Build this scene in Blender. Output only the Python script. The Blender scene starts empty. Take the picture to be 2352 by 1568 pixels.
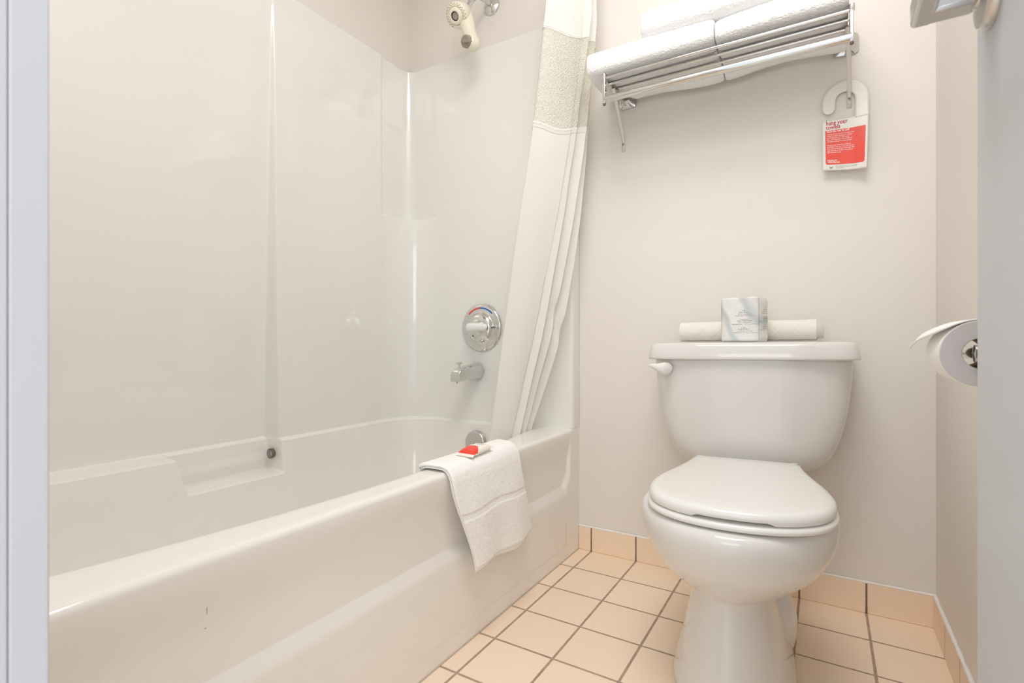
import bpy, bmesh, math, random
from mathutils import Vector, Matrix, noise
R = math.radians
random.seed(4)
S = bpy.context.scene
COL = S.collection

# ------------------------------------------------------------------ camera, sky, lights, exposure
H = 0.705
cam_d = bpy.data.cameras.new('camera')
cam = bpy.data.objects.new('camera', cam_d)
COL.objects.link(cam)
cam.location = (0, 0, H)
cam.rotation_euler = (R(90), 0, R(31.15))
cam_d.sensor_width = 36.0
cam_d.lens = 1190.0 / 2352.0 * 36.0
cam_d.shift_y = -2.0 / 2352.0
cam_d.clip_start = 0.01
cam_d.dof.use_dof = True
cam_d.dof.focus_distance = 1.5
cam_d.dof.aperture_fstop = 9.0
S.camera = cam

W = bpy.data.worlds.new('daylight')
S.world = W
W.use_nodes = True
bg = W.node_tree.nodes['Background']
bg.inputs[0].default_value = (0.90, 0.95, 1.0, 1)
bg.inputs[1].default_value = 1.25


def area(name, loc, size, power, color, target, spread=180):
    d = bpy.data.lights.new(name, 'AREA')
    d.shape = 'RECTANGLE'
    d.size, d.size_y = size
    d.energy = power
    d.color = color
    d.spread = R(spread)
    o = bpy.data.objects.new(name, d)
    COL.objects.link(o)
    o.location = loc
    o.rotation_euler = (Vector(target) - Vector(loc)).to_track_quat('-Z', 'Y').to_euler()
    return o


area('ceiling_lamp', (-0.20, 0.50, 2.37), (0.8, 0.75), 18.0, (1.0, 0.978, 0.955), (-0.20, 0.46, 0), 174)
area('bedroom_window_light', (0.45, -1.7, 1.35), (1.9, 0.85), 17.0, (0.96, 0.975, 1.0), (-0.45, 1.4, 0.8))

S.view_settings.view_transform = 'Standard'
S.view_settings.look = 'None'
S.view_settings.exposure = -0.04
S.view_settings.gamma = 1.0
S.view_settings.use_curve_mapping = False
try:
    S.cycles.max_bounces = 14
    S.cycles.diffuse_bounces = 8
    S.cycles.glossy_bounces = 6
    S.cycles.transmission_bounces = 8
    S.cycles.sample_clamp_indirect = 6.0
    S.cycles.use_denoising = True
    S.cycles.caustics_reflective = False
    S.cycles.caustics_refractive = False
except Exception:
    pass


# ------------------------------------------------------------------ materials
def mat(name, col, rough=0.5, metal=0.0, spec=0.5, coat=0.0, bump=None, trans=0.0, ior=1.45, sheen=0.0, sss=0.0, mottle=0.0):
    m = bpy.data.materials.new(name)
    m.use_nodes = True
    nt = m.node_tree
    b = nt.nodes['Principled BSDF']
    b.inputs['Base Color'].default_value = (*col, 1)
    b.inputs['Roughness'].default_value = rough
    b.inputs['Metallic'].default_value = metal
    b.inputs['Specular IOR Level'].default_value = spec
    b.inputs['IOR'].default_value = ior
    b.inputs['Coat Weight'].default_value = coat
    b.inputs['Coat Roughness'].default_value = 0.04
    b.inputs['Transmission Weight'].default_value = trans
    b.inputs['Sheen Weight'].default_value = sheen
    tc = nt.nodes.new('ShaderNodeTexCoord')
    if mottle:
        n = nt.nodes.new('ShaderNodeTexNoise')
        n.inputs['Scale'].default_value = 3.0
        nt.links.new(tc.outputs['Object'], n.inputs['Vector'])
        mx = nt.nodes.new('ShaderNodeMix')
        mx.data_type = 'RGBA'
        mx.inputs[6].default_value = (*[c * (1 - mottle) for c in col], 1)
        mx.inputs[7].default_value = (*[min(1, c * (1 + mottle)) for c in col], 1)
        nt.links.new(n.outputs['Fac'], mx.inputs[0])
        nt.links.new(mx.outputs[2], b.inputs['Base Color'])
    if bump:
        sc, st, dist = bump
        n = nt.nodes.new('ShaderNodeTexNoise')
        n.inputs['Scale'].default_value = sc
        n.inputs['Detail'].default_value = 3
        nt.links.new(tc.outputs['Object'], n.inputs['Vector'])
        bp = nt.nodes.new('ShaderNodeBump')
        bp.inputs['Strength'].default_value = st
        bp.inputs['Distance'].default_value = dist
        nt.links.new(n.outputs['Fac'], bp.inputs['Height'])
        nt.links.new(bp.outputs[0], b.inputs['Normal'])
    return m


M = {}
M['paint'] = mat('wall_paint', (0.77, 0.735, 0.695), 0.42, spec=0.35, bump=(60, 0.12, 0.002), mottle=0.012)
M['ceiling'] = mat('ceiling_paint', (0.84, 0.83, 0.80), 0.8)
M['fibre'] = mat('gelcoat', (0.79, 0.785, 0.758), 0.06, spec=0.75, bump=(5, 0.03, 0.01), mottle=0.01)
M['tubgel'] = mat('tub_gelcoat', (0.82, 0.80, 0.765), 0.07, spec=0.7, bump=(5, 0.03, 0.01), mottle=0.01)
M['porcelain'] = mat('vitreous_china', (0.69, 0.675, 0.65), 0.07, spec=0.6)
M['seat'] = mat('seat_plastic', (0.76, 0.75, 0.725), 0.22, spec=0.5)
M['chrome'] = mat('chrome', (0.72, 0.72, 0.71), 0.07, metal=1.0)
M['steel'] = mat('brushed_steel', (0.62, 0.61, 0.60), 0.28, metal=1.0)
M['darkmetal'] = mat('tarnished_metal', (0.20, 0.18, 0.16), 0.4, metal=0.8)
M['alu'] = mat('aluminium_strip', (0.78, 0.76, 0.71), 0.45, metal=0.1)
M['screw'] = mat('screw_metal', (0.60, 0.58, 0.54), 0.3, metal=0.9)
M['slot'] = mat('screw_recess', (0.05, 0.05, 0.06), 0.6)
M['orange'] = mat('bronze_rivet', (0.50, 0.32, 0.18), 0.4, metal=0.6)
M['terry'] = mat('white_terry', (0.885, 0.884, 0.882), 0.95, spec=0.1, sheen=0.2, bump=(480, 0.5, 0.003))
M['terrywarm'] = mat('white_terry_mat', (0.95, 0.94, 0.92), 0.95, spec=0.1, sheen=0.25, bump=(560, 0.45, 0.003))
M['weave'] = mat('flat_weave', (0.90, 0.885, 0.86), 0.8, spec=0.2)
M['ivory'] = mat('ivory_plastic', (0.80, 0.77, 0.64), 0.2, spec=0.5)
M['nozzle'] = mat('nozzle_brown', (0.22, 0.14, 0.07), 0.6)
M['pinkdisc'] = mat('spray_disc', (0.42, 0.32, 0.27), 0.5)
M['taupe'] = mat('taupe_plastic', (0.33, 0.285, 0.24), 0.5)
M['red'] = mat('red_print', (0.80, 0.085, 0.06), 0.35)
M['crimson'] = mat('crimson_ink', (0.55, 0.03, 0.07), 0.4)
M['blue'] = mat('blue_print', (0.02, 0.16, 0.48), 0.35)
M['card'] = mat('card_plastic', (0.80, 0.775, 0.73), 0.25, spec=0.5, mottle=0.02)
M['cardink'] = mat('white_ink', (0.90, 0.86, 0.83), 0.4)
M['greyink'] = mat('grey_ink', (0.30, 0.30, 0.30), 0.5)
M['darkink'] = mat('dark_ink', (0.16, 0.16, 0.17), 0.5)
M['green'] = mat('green_ink', (0.05, 0.30, 0.12), 0.4)
M['yellow'] = mat('yellow_ink', (0.80, 0.55, 0.05), 0.4)
M['tissue'] = mat('tissue_paper', (0.86, 0.85, 0.83), 0.95, spec=0.05, bump=(400, 0.2, 0.001))
M['tissueface'] = mat('tissue_roll_end', (0.60, 0.57, 0.575), 0.95, spec=0.05, bump=(900, 0.12, 0.0005))
M['bathmat'] = mat('embossed_paper', (0.78, 0.765, 0.70), 0.7, spec=0.2)
M['doorpaint'] = mat('door_paint', (0.56, 0.575, 0.60), 0.40, spec=0.4)
M['jamb'] = mat('jamb_paint', (0.66, 0.665, 0.70), 0.35, spec=0.4)
M['caulk'] = mat('caulk', (0.84, 0.82, 0.78), 0.5, bump=(120, 0.5, 0.004))
M['packet'] = mat('cream_wrapper', (0.86, 0.82, 0.75), 0.3, bump=(80, 0.3, 0.002))
M['packetred'] = mat('red_wrapper', (0.85, 0.06, 0.035), 0.28, bump=(80, 0.5, 0.003))
M['stitch'] = mat('stitch_thread', (0.92, 0.91, 0.87), 0.8)
M['knob'] = mat('pearl_lever', (0.78, 0.79, 0.76), 0.12, spec=0.6, coat=0.4)
M['rust'] = mat('rust_scuff', (0.55, 0.35, 0.20), 0.6)


def acrylic():
    m = mat('clear_acrylic', (0.95, 0.95, 0.94), 0.04, spec=0.7)
    nt = m.node_tree
    tp = nt.nodes.new('ShaderNodeBsdfTransparent')
    tp.inputs[0].default_value = (0.985, 0.985, 0.98, 1)
    mx = nt.nodes.new('ShaderNodeMixShader')
    mx.inputs[0].default_value = 0.86
    nt.links.new(nt.nodes['Principled BSDF'].outputs[0], mx.inputs[1])
    nt.links.new(tp.outputs[0], mx.inputs[2])
    nt.links.new(mx.outputs[0], nt.nodes['Material Output'].inputs[0])
    return m


M['acrylic'] = acrylic()


def cloth_mat():
    m = mat('curtain_cloth', (0.86, 0.85, 0.825), 0.85, spec=0.15, bump=(1400, 0.12, 0.0006))
    nt = m.node_tree
    b = nt.nodes['Principled BSDF']
    tr = nt.nodes.new('ShaderNodeBsdfTranslucent')
    tr.inputs[0].default_value = (0.88, 0.86, 0.80, 1)
    mx = nt.nodes.new('ShaderNodeMixShader')
    mx.inputs[0].default_value = 0.25
    out = nt.nodes['Material Output']
    nt.links.new(b.outputs[0], mx.inputs[1])
    nt.links.new(tr.outputs[0], mx.inputs[2])
    nt.links.new(mx.outputs[0], out.inputs[0])
    return m


M['cloth'] = cloth_mat()


def vinyl_mat():
    m = mat('pebbled_vinyl', (0.90, 0.885, 0.81), 0.12, spec=1.0)
    nt = m.node_tree
    b = nt.nodes['Principled BSDF']
    tc = nt.nodes['Texture Coordinate']
    mp = nt.nodes.new('ShaderNodeMapping')
    mp.inputs['Scale'].default_value = (1, 1, 0.6)
    v = nt.nodes.new('ShaderNodeTexVoronoi')
    v.inputs['Scale'].default_value = 380
    nt.links.new(tc.outputs['Object'], mp.inputs[0])
    nt.links.new(mp.outputs[0], v.inputs['Vector'])
    bp = nt.nodes.new('ShaderNodeBump')
    bp.inputs['Strength'].default_value = 0.9
    bp.inputs['Distance'].default_value = 0.003
    nt.links.new(v.outputs['Distance'], bp.inputs['Height'])
    nt.links.new(bp.outputs[0], b.inputs['Normal'])
    tp = nt.nodes.new('ShaderNodeBsdfTransparent')
    tp.inputs[0].default_value = (0.97, 0.95, 0.88, 1)
    mx = nt.nodes.new('ShaderNodeMixShader')
    mx.inputs[0].default_value = 0.45
    nt.links.new(b.outputs[0], mx.inputs[1])
    nt.links.new(tp.outputs[0], mx.inputs[2])
    nt.links.new(mx.outputs[0], nt.nodes['Material Output'].inputs[0])
    return m


M['vinyl'] = vinyl_mat()


def tile_mat(name, tile, grout, axes, width=0.0055):
    """axes: list of (component index, pitch, offset): a joint is centred on every offset + n*pitch."""
    m = bpy.data.materials.new(name)
    m.use_nodes = True
    nt = m.node_tree
    N, L = nt.nodes, nt.links
    b = N['Principled BSDF']
    tc = N.new('ShaderNodeTexCoord')
    sp = N.new('ShaderNodeSeparateXYZ')
    L.new(tc.outputs['Object'], sp.inputs[0])
    nz = N.new('ShaderNodeTexNoise')
    nz.inputs['Scale'].default_value = 90
    nz.inputs['Detail'].default_value = 4
    L.new(tc.outputs['Object'], nz.inputs['Vector'])

    def op(o, a, bb=None, c=None):
        n = N.new('ShaderNodeMath')
        n.operation = o
        for i, x in enumerate((a, bb, c)):
            if x is None:
                continue
            if isinstance(x, (int, float)):
                n.inputs[i].default_value = x
            else:
                L.new(x, n.inputs[i])
        return n.outputs[0]
    wob = op('MULTIPLY', op('SUBTRACT', nz.outputs['Fac'], 0.5), 0.0022)
    mask = None
    cell = None
    for ci, pitch, off in axes:
        t = op('DIVIDE', op('SUBTRACT', sp.outputs[ci], off), pitch)
        fr = op('FRACT', op('ADD', t, 0.5))
        d = op('MULTIPLY', op('ABSOLUTE', op('SUBTRACT', fr, 0.5)), pitch)
        d = op('ADD', d, wob)
        k = op('SMOOTH_MIN', 1.0, op('MAXIMUM', 0.0, op('DIVIDE', op('SUBTRACT', d, width / 2 - 0.0006), 0.0012)), 0.0)
        mask = k if mask is None else op('MINIMUM', mask, k)
        fl = op('FLOOR', t)
        cell = fl if cell is None else op('MULTIPLY_ADD', cell, 7.13, fl)
    wn = N.new('ShaderNodeTexWhiteNoise')
    wn.noise_dimensions = '1D'
    L.new(cell, wn.inputs['W'])
    tm = N.new('ShaderNodeMix')
    tm.data_type = 'RGBA'
    tm.inputs[6].default_value = (*[c * 0.975 for c in tile], 1)
    tm.inputs[7].default_value = (*[c * 1.02 for c in tile], 1)
    L.new(wn.outputs['Value'], tm.inputs[0])
    gm = N.new('ShaderNodeMix')
    gm.data_type = 'RGBA'
    gm.inputs[6].default_value = (*[c * 0.6 for c in grout], 1)
    gm.inputs[7].default_value = (*[min(1, c * 1.5) for c in grout], 1)
    nz2 = N.new('ShaderNodeTexNoise')
    nz2.inputs['Scale'].default_value = 22
    nz2.inputs['Detail'].default_value = 5
    L.new(tc.outputs['Object'], nz2.inputs['Vector'])
    L.new(nz2.outputs['Fac'], gm.inputs[0])
    fm = N.new('ShaderNodeMix')
    fm.data_type = 'RGBA'
    L.new(mask, fm.inputs[0])
    L.new(gm.outputs[2], fm.inputs[6])
    L.new(tm.outputs[2], fm.inputs[7])
    L.new(fm.outputs[2], b.inputs['Base Color'])
    rg = N.new('ShaderNodeMapRange')
    rg.inputs[3].default_value = 0.9
    rg.inputs[4].default_value = 0.42
    L.new(mask, rg.inputs[0])
    L.new(rg.outputs[0], b.inputs['Roughness'])
    bp = N.new('ShaderNodeBump')
    bp.inputs['Strength'].default_value = 0.6
    bp.inputs['Distance'].default_value = 0.002
    L.new(mask, bp.inputs['Height'])
    L.new(bp.outputs[0], b.inputs['Normal'])
    return m


GX, GPX = -0.0608, 0.1522      # floor joints across
GY, GPY = 1.4790, 0.1497       # floor joints along the depth
TILE = (0.88, 0.715, 0.555)
GROUT = (0.37, 0.285, 0.215)
M['floor'] = tile_mat('floor_tile', TILE, GROUT, [(0, GPX, GX), (1, GPY, GY)])
M['basex'] = tile_mat('base_tile_back', TILE, (0.20, 0.14, 0.10), [(0, GPX, GX)], 0.0045)
M['basey'] = tile_mat('base_tile_right', TILE, (0.33, 0.24, 0.17), [(1, GPY, GY)], 0.003)


# ------------------------------------------------------------------ mesh helpers
class MB:
    def __init__(s):
        s.v, s.f = [], []

    def add(s, v, f):
        k = len(s.v)
        s.v += [tuple(p) for p in v]
        s.f += [tuple(i + k for i in q) for q in f]
        return s

    def box(s, a, b):
        x0, y0, z0 = a
        x1, y1, z1 = b
        v = [(x0, y0, z0), (x1, y0, z0), (x1, y1, z0), (x0, y1, z0), (x0, y0, z1), (x1, y0, z1), (x1, y1, z1), (x0, y1, z1)]
        return s.add(v, [(0, 3, 2, 1), (4, 5, 6, 7), (0, 1, 5, 4), (1, 2, 6, 5), (2, 3, 7, 6), (3, 0, 4, 7)])

    def grid(s, rows, closed=False, cap0=False, cap1=False):
        n = len(rows[0])
        v = [p for r in rows for p in r]
        f = []
        for i in range(len(rows) - 1):
            for j in range(n if closed else n - 1):
                k = (j + 1) % n
                f.append((i * n + j, i * n + k, (i + 1) * n + k, (i + 1) * n + j))
        if cap0:
            f.append(tuple(reversed(range(n))))
        if cap1:
            f.append(tuple(range((len(rows) - 1) * n, len(rows) * n)))
        return s.add(v, f)

    def tube(s, pts, rad, n=16, caps=True):
        pts = [Vector(p) for p in pts]
        if not isinstance(rad, (list, tuple)):
            rad = [rad] * len(pts)
        rows = []
        up = None
        for i, p in enumerate(pts):
            t = (pts[min(i + 1, len(pts) - 1)] - pts[max(i - 1, 0)]).normalized()
            if up is None:
                up = Vector((0, 0, 1)) if abs(t.z) < 0.9 else Vector((1, 0, 0))
            a = (up - t * up.dot(t)).normalized()
            up = a
            b = t.cross(a)
            rows.append([p + (a * math.cos(2 * math.pi * k / n) + b * math.sin(2 * math.pi * k / n)) * rad[i] for k in range(n)])
        return s.grid(rows, True, caps, caps)

    def lathe(s, prof, org, axis, n=48, cap0=False, cap1=False):
        """prof: list of (radius, distance along axis)"""
        axis = Vector(axis).normalized()
        a = Vector((0, 0, 1)) if abs(axis.z) < 0.9 else Vector((1, 0, 0))
        a = (a - axis * a.dot(axis)).normalized()
        b = axis.cross(a)
        org = Vector(org)
        rows = [[org + axis * h + (a * math.cos(2 * math.pi * k / n) + b * math.sin(2 * math.pi * k / n)) * r for k in range(n)] for r, h in prof]
        return s.grid(rows, True, cap0, cap1)

    def loop_prism(s, outline, z0, z1):
        n = len(outline)
        v = [(x, y, z0) for x, y in outline] + [(x, y, z1) for x, y in outline]
        f = [tuple(reversed(range(n))), tuple(range(n, 2 * n))] + [(i, (i + 1) % n, n + (i + 1) % n, n + i) for i in range(n)]
        return s.add(v, f)


def top_origin(o):
    while o is not None and o.parent is not None:
        o = o.parent
    return o.location.copy() if o is not None else Vector((0, 0, 0))


def obj(name, mb, m, parent=None, smooth=True, bevel=0.0, seg=3, sharp=40, base=None, subsurf=0, solid=0.0):
    me = bpy.data.meshes.new(name)
    off = top_origin(parent) if parent is not None else Vector(base or (0, 0, 0))
    me.from_pydata([tuple(Vector(p) - off) for p in mb.v], [], mb.f)
    me.validate()
    bm = bmesh.new()
    bm.from_mesh(me)
    bmesh.ops.recalc_face_normals(bm, faces=bm.faces)
    bm.to_mesh(me)
    bm.free()
    me.materials.append(m)
    if smooth:
        me.polygons.foreach_set('use_smooth', [True] * len(me.polygons))
        me.set_sharp_from_angle(angle=R(sharp))
    o = bpy.data.objects.new(name, me)
    COL.objects.link(o)
    if parent is not None:
        o.parent = parent
    else:
        o.location = off
    if solid:
        md = o.modifiers.new('thick', 'SOLIDIFY')
        md.thickness = solid
        md.offset = 0
    if bevel:
        md = o.modifiers.new('bevel', 'BEVEL')
        md.width = bevel
        md.segments = seg
        md.limit_method = 'ANGLE'
        md.angle_limit = R(35)
        md.harden_normals = False
    if subsurf:
        md = o.modifiers.new('sub', 'SUBSURF')
        md.levels = md.render_levels = subsurf
    return o


def tag(o, label, cat, group=None):
    o['label'] = label
    o['category'] = cat
    if group:
        o['group'] = group
    return o


def thing(name, label, cat, loc=(0, 0, 0), group=None):
    o = bpy.data.objects.new(name, None)
    o.empty_display_size = 0.05
    COL.objects.link(o)
    o.location = loc
    return tag(o, label, cat, group)


def struct(name, mb, m, **k):
    o = obj(name, mb, m, **k)
    o['kind'] = 'structure'
    return o


def ss(a, b, x):
    t = min(1, max(0, (x - a) / (b - a)))
    return t * t * (3 - 2 * t)


def lerp(a, b, t):
    return a + (b - a) * t


def tab(t, x):
    if x <= t[0][0]:
        return t[0][1:]
    for p, q in zip(t, t[1:]):
        if x <= q[0]:
            k = (x - p[0]) / (q[0] - p[0])
            return tuple(lerp(a, b, k) for a, b in zip(p[1:], q[1:]))
    return t[-1][1:]


def frange(a, b, step):
    n = max(1, int(round((b - a) / step)))
    return [a + (b - a) * i / n for i in range(n + 1)]


def text_mesh(body, size, align='LEFT', bold=0.0, shear=0.0, spacing=1.0):
    c = bpy.data.curves.new('t', 'FONT')
    c.body = body
    c.size = size
    c.align_x = align
    c.offset = bold
    c.shear = shear
    c.space_character = spacing
    c.resolution_u = 3
    o = bpy.data.objects.new('t', c)
    COL.objects.link(o)
    dg = bpy.context.evaluated_depsgraph_get()
    me = bpy.data.meshes.new_from_object(o.evaluated_get(dg))
    mb = MB().add([tuple(v.co) for v in me.vertices], [tuple(p.vertices) for p in me.polygons])
    bpy.data.objects.remove(o)
    bpy.data.curves.remove(c)
    bpy.data.meshes.remove(me)
    return mb


# ------------------------------------------------------------------ room shell
XR = 0.2327      # right wall
YB = 1.6275      # back wall
YF = 0.112       # inner face of the front (door) wall
XL = -1.475      # left wall above the surround
ZC = 2.40
struct('floor', MB().box((-1.6, -0.02, -0.06), (XR + 0.1, YB + 0.1, 0)), M['floor'], smooth=False)
struct('ceiling', MB().box((-1.6, -0.02, ZC), (XR + 0.1, YB + 0.1, ZC + 0.08)), M['ceiling'], smooth=False)
struct('wall_back', MB().box((-1.6, YB, 0), (XR + 0.1, YB + 0.1, ZC)), M['paint'], smooth=False)
struct('wall_right', MB().box((XR, -0.02, 0), (XR + 0.1, YB, ZC)), M['paint'], smooth=False)
wl = MB().box((XL - 0.12, -0.02, 1.779), (XL, YB, ZC)).box((XL - 0.12, -0.02, 0), (XL - 0.06, YB, 1.779))
struct('wall_left', wl, M['paint'], smooth=False)
wf = MB().box((-1.6, 0.0, 0), (-0.448, YF, ZC)).box((0.182, 0.0, 0), (XR, YF, ZC)).box((-0.448, 0.0, 2.06), (0.182, YF, ZC))
struct('wall_front', wf, M['paint'], smooth=False)
# door frame: jambs, head, and a casing on the bathroom side
struct('trim_1', MB().box((-0.448, 0.0, 0), (-0.428, YF - 0.0002, 2.06)).box((0.168, 0, 0), (0.182, YF - 0.0008, 2.06)).box((-0.448, 0, 2.04), (0.182, YF - 0.0008, 2.06)), M['jamb'], bevel=0.0012, seg=2)
struct('trim_2', MB().box((-0.500, YF, 0), (-0.4281, YF + 0.0200, 2.10)).box((-0.500, YF, 2.0405), (XR - 0.002, YF + 0.0200, 2.10)), M['jamb'], bevel=0.0015, seg=2)
# tile baseboards and caulk
struct('baseboard_back', MB().box((-0.7155, YB - 0.0070, 0), (XR, YB, 0.0795)), M['basex'], bevel=0.002)
struct('baseboard_right', MB().box((XR - 0.0060, YF, 0), (XR, YB - 0.007, 0.0795)), M['basey'], bevel=0.002)


def bead(p0, p1, n, r):
    pts, rad = [], []
    for i in range(n + 1):
        t = i / n
        p = Vector(p0).lerp(Vector(p1), t)
        k = noise.noise(Vector((t * 40, p0[0] * 9, 3)))
        pts.append((p.x, p.y, p.z + 0.0005 * k))
        rad.append(r * (1 + 0.3 * noise.noise(Vector((t * 70, 5, p0[1])))))
    return MB().tube(pts, rad, 8)


struct('trim_3', bead((-0.716, YB - 0.0045, 0.0800), (XR, YB - 0.0045, 0.0800), 120, 0.0036), M['caulk'])
struct('trim_4', bead((XR - 0.0030, YB - 0.006, 0.0805), (XR - 0.0030, YF, 0.0805), 120, 0.0042), M['caulk'])
struct('trim_5', bead((-0.7155, YF + 0.03, 0.0005), (-0.7155, YB - 0.008, 0.0005), 120, 0.0022), mat('grey_caulk', (0.50, 0.42, 0.34), 0.7, bump=(60, 0.6, 0.004)))

# ------------------------------------------------------------------ bathtub and surround (one moulded unit)
XS, YE, YN = -1.430, 1.575, 0.135     # faces of the left, far and near panels
ZT, ZR = 1.782, 0.412                 # top of surround, rim height
XO = -0.716                           # outer face of tub
tub = thing('bathtub', 'glossy off-white bathtub with moulded one-piece surround walls', 'bathtub', (-1.05, 0.86, 0))


def rec_depth(z):
    return 0.066 * (1 - (z - 0.405) / (ZT - 0.405))


def y_ridge(z):
    return 0.966 + 0.019 * (1 - (z - 0.405) / (ZT - 0.405))


def surround_cols():
    cols = [('N', x) for x in frange(XO, -1.36, 0.08)]
    cols += [('NC', k / 8) for k in range(1, 8)]
    ys = frange(0.22, 0.66, 0.02) + frange(0.664, 0.74, 0.002) + frange(0.76, 0.94, 0.02) + frange(0.950, 1.012, 0.0014) + frange(1.03, 1.37, 0.02)
    cols += [('L', y) for y in ys]
    cols += [('C', k / 90) for k in range(0, 91)]
    cols += [('E', x) for x in frange(-1.20, XO - 0.02, 0.03)]
    cols += [('R', k / 6) for k in range(0, 7)]
    cols += [('F', y) for y in frange(YE + 0.014, YB - 0.001, 0.01)]
    return cols


def surround_pt(c, z):
    """point on the moulded wall and its inward normal"""
    k, t = c
    top = ss(1.1795, 1.1865, z)
    if k == 'N':
        return Vector((t, YN, z)), Vector((0, 1, 0))
    if k == 'NC':
        a = math.pi / 2 * t
        return Vector((-1.36 - 0.07 * math.sin(a), YN + 0.085 - 0.085 * math.cos(a), z)), Vector((math.sin(a), math.cos(a), 0))
    if k == 'L':
        d = rec_depth(z) * (1 - ss(y_ridge(z) - 0.0055, y_ridge(z) + 0.0055, t)) if z > 0.2 else 0
        notch = ss(0.688, 0.716, t)                      # 0 on the raised shelf, 1 in the soap notch
        zlo = lerp(0.3955, 0.302, notch)
        if t < 1.01:
            d *= ss(zlo, zlo + 0.012, z)
        return Vector((XS - d, t, z)), Vector((1, 0, 0))
    if k == 'C':
        r = lerp(0.150, 0.040, top)
        xl = XS - 0.011 * top
        y0, x1 = 1.375, -1.21
        l1 = (YE - r) - y0
        l2 = math.pi / 2 * r
        l3 = x1 - (xl + r)
        s = t * (l1 + l2 + l3)
        if s <= l1:
            y = y0 + s
            x = lerp(XS, xl, ss(1.415, 1.427, y))
            return Vector((x, y, z)), Vector((1, 0, 0))
        if s <= l1 + l2:
            a = (s - l1) / r
            return Vector((xl + r - r * math.cos(a), YE - r + r * math.sin(a), z)), Vector((math.cos(a), -math.sin(a), 0))
        return Vector((xl + r + s - l1 - l2, YE, z)), Vector((0, -1, 0))
    if k == 'E':
        return Vector((t, YE, z)), Vector((0, -1, 0))
    if k == 'R':
        a = math.pi / 2 * t
        r = 0.012
        return Vector((XO - r + r * math.sin(a), YE + r - r * math.cos(a), z)), Vector((-math.sin(a), -math.cos(a), 0)) * (1 - t)
    return Vector((XO, t, z)), Vector((0, 0, 0))


def inset(z, c):
    base = 0.0125 * (1 - ss(0.3985, 0.4085, z))
    if c[0] in 'RF':
        return 0
    if z < 0.30:
        base += 0.045 * ((0.30 - z) / 0.24) ** 1.6
    slope = 0.035 * max(0, (0.3985 - z) / 0.34)
    return base + slope


cols = surround_cols()
z_up = frange(0.392, 0.4145, 0.0012) + frange(0.43, 1.17, 0.03) + frange(1.174, 1.192, 0.0011) + frange(1.21, ZT - 0.004, 0.035)
z_dn = [0.060, 0.075, 0.10, 0.13, 0.16, 0.20, 0.24, 0.27] + frange(0.290, 0.322, 0.0014) + frange(0.3245, 0.392, 0.0025)


def srow(z):
    r = []
    for c in cols:
        if c[0] in 'RF':
            z_ = max(z, ZR + 0.0006)
        else:
            z_ = z
        p, n = surround_pt(c, z_)
        r.append(p + n * inset(z, c))
    return r


def toprow(k):
    r = []
    for c in cols:
        p, n = surround_pt(c, ZT)
        a = math.pi / 2 * k
        r.append(p + n * (-0.004 * (1 - math.cos(a))) + Vector((0, 0, -0.004 + 0.004 * math.sin(a))))
    return r


rows = [srow(z) for z in z_up] + [toprow(k / 4) for k in range(5)]
rows.append([p + surround_pt(c, ZT)[1] * -0.05 for p, c in zip(toprow(1), cols)])
obj('surround', MB().grid(rows), M['fibre'], tub, sharp=75)

cut = [i for i, c in enumerate(cols) if c[0] not in 'RF']
rows = [[r[i] for i in cut] for r in (srow(z) for z in z_dn)]
body = MB().grid(rows)


def x_in(y):
    return -0.786 - 0.028 * ((y - 0.85) / 0.45) ** 2


# inner front wall of the basin, rim, apron: one profile swept along y
AY = frange(YN, 1.42, 0.03) + frange(1.43, 1.54, 0.004) + frange(1.542, 1.60, 0.002) + [1.615, YB]


def recess(y, z):
    if z > 0.395 or z < 0.20:
        return 0
    # inside distance of a rounded rectangle: y < 1.557, z > 0.224
    r = 0.065
    qy, qz = y - (1.557 - r), (0.224 + r) - z
    d = r - math.hypot(max(qy, 0), max(qz, 0)) if (qy > 0 or qz > 0) else r + min(-qy, -qz)
    return 0.013 * ss(0.0, 0.0065, d) * (1 - ss(0.30, 0.395, z))


arow = []
AZ = [0.394, 0.385, 0.37, 0.35, 0.33, 0.31, 0.29, 0.275, 0.262, 0.252, 0.244, 0.238] + frange(0.234, 0.219, 0.001) + [0.20, 0.15, 0.08, 0.0]
for y in AY:
    xi = x_in(min(y, 1.5))
    er = 0.0105 * (1 - ss(1.555, 1.578, y)) + 0.0005
    pr = [(xi - 0.055, 0.060), (xi - 0.050, 0.075), (xi - 0.035, 0.15), (xi - 0.018, 0.28), (xi - 0.006, 0.375)]
    for k in range(0, 7):
        a = math.pi / 2 * k / 6
        pr.append((xi + 0.014 - 0.018 * math.cos(a), ZR - 0.018 + 0.018 * math.sin(a)))
    for k in range(1, 4):
        pr.append((lerp(xi + 0.014, XO - er, k / 4), ZR))
    for k in range(0, 7):
        a = math.pi / 2 * k / 6
        pr.append((XO - er + er * math.sin(a), ZR - er + er * math.cos(a)))
    for z in AZ:
        pr.append((XO - recess(y, z), z))
    arow.append([(x, y, z) for x, z in pr])
body.grid(arow)
body.add([(-1.40, 0.17, 0.061), (-0.80, 0.17, 0.061), (-0.80, 1.55, 0.061), (-1.40, 1.55, 0.061)], [(0, 1, 2, 3)])
obj('tub', body, M['tubgel'], tub, sharp=75)
# rust scuffs on the apron
sc = MB()
for y, z, w, h in ((0.3905, 0.3395, 0.0007, 0.008), (0.3911, 0.3335, 0.0006, 0.006), (0.3900, 0.3100, 0.0025, 0.0012)):
    sc.box((XO - recess(y, z) - 0.002, y, z - h / 2), (XO - recess(y, z) + 0.0004, y + w, z + h / 2))
obj('rust_scuff', sc, M['rust'], tub)['label'] = 'small rusty scuff marks on the tub front'
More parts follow.
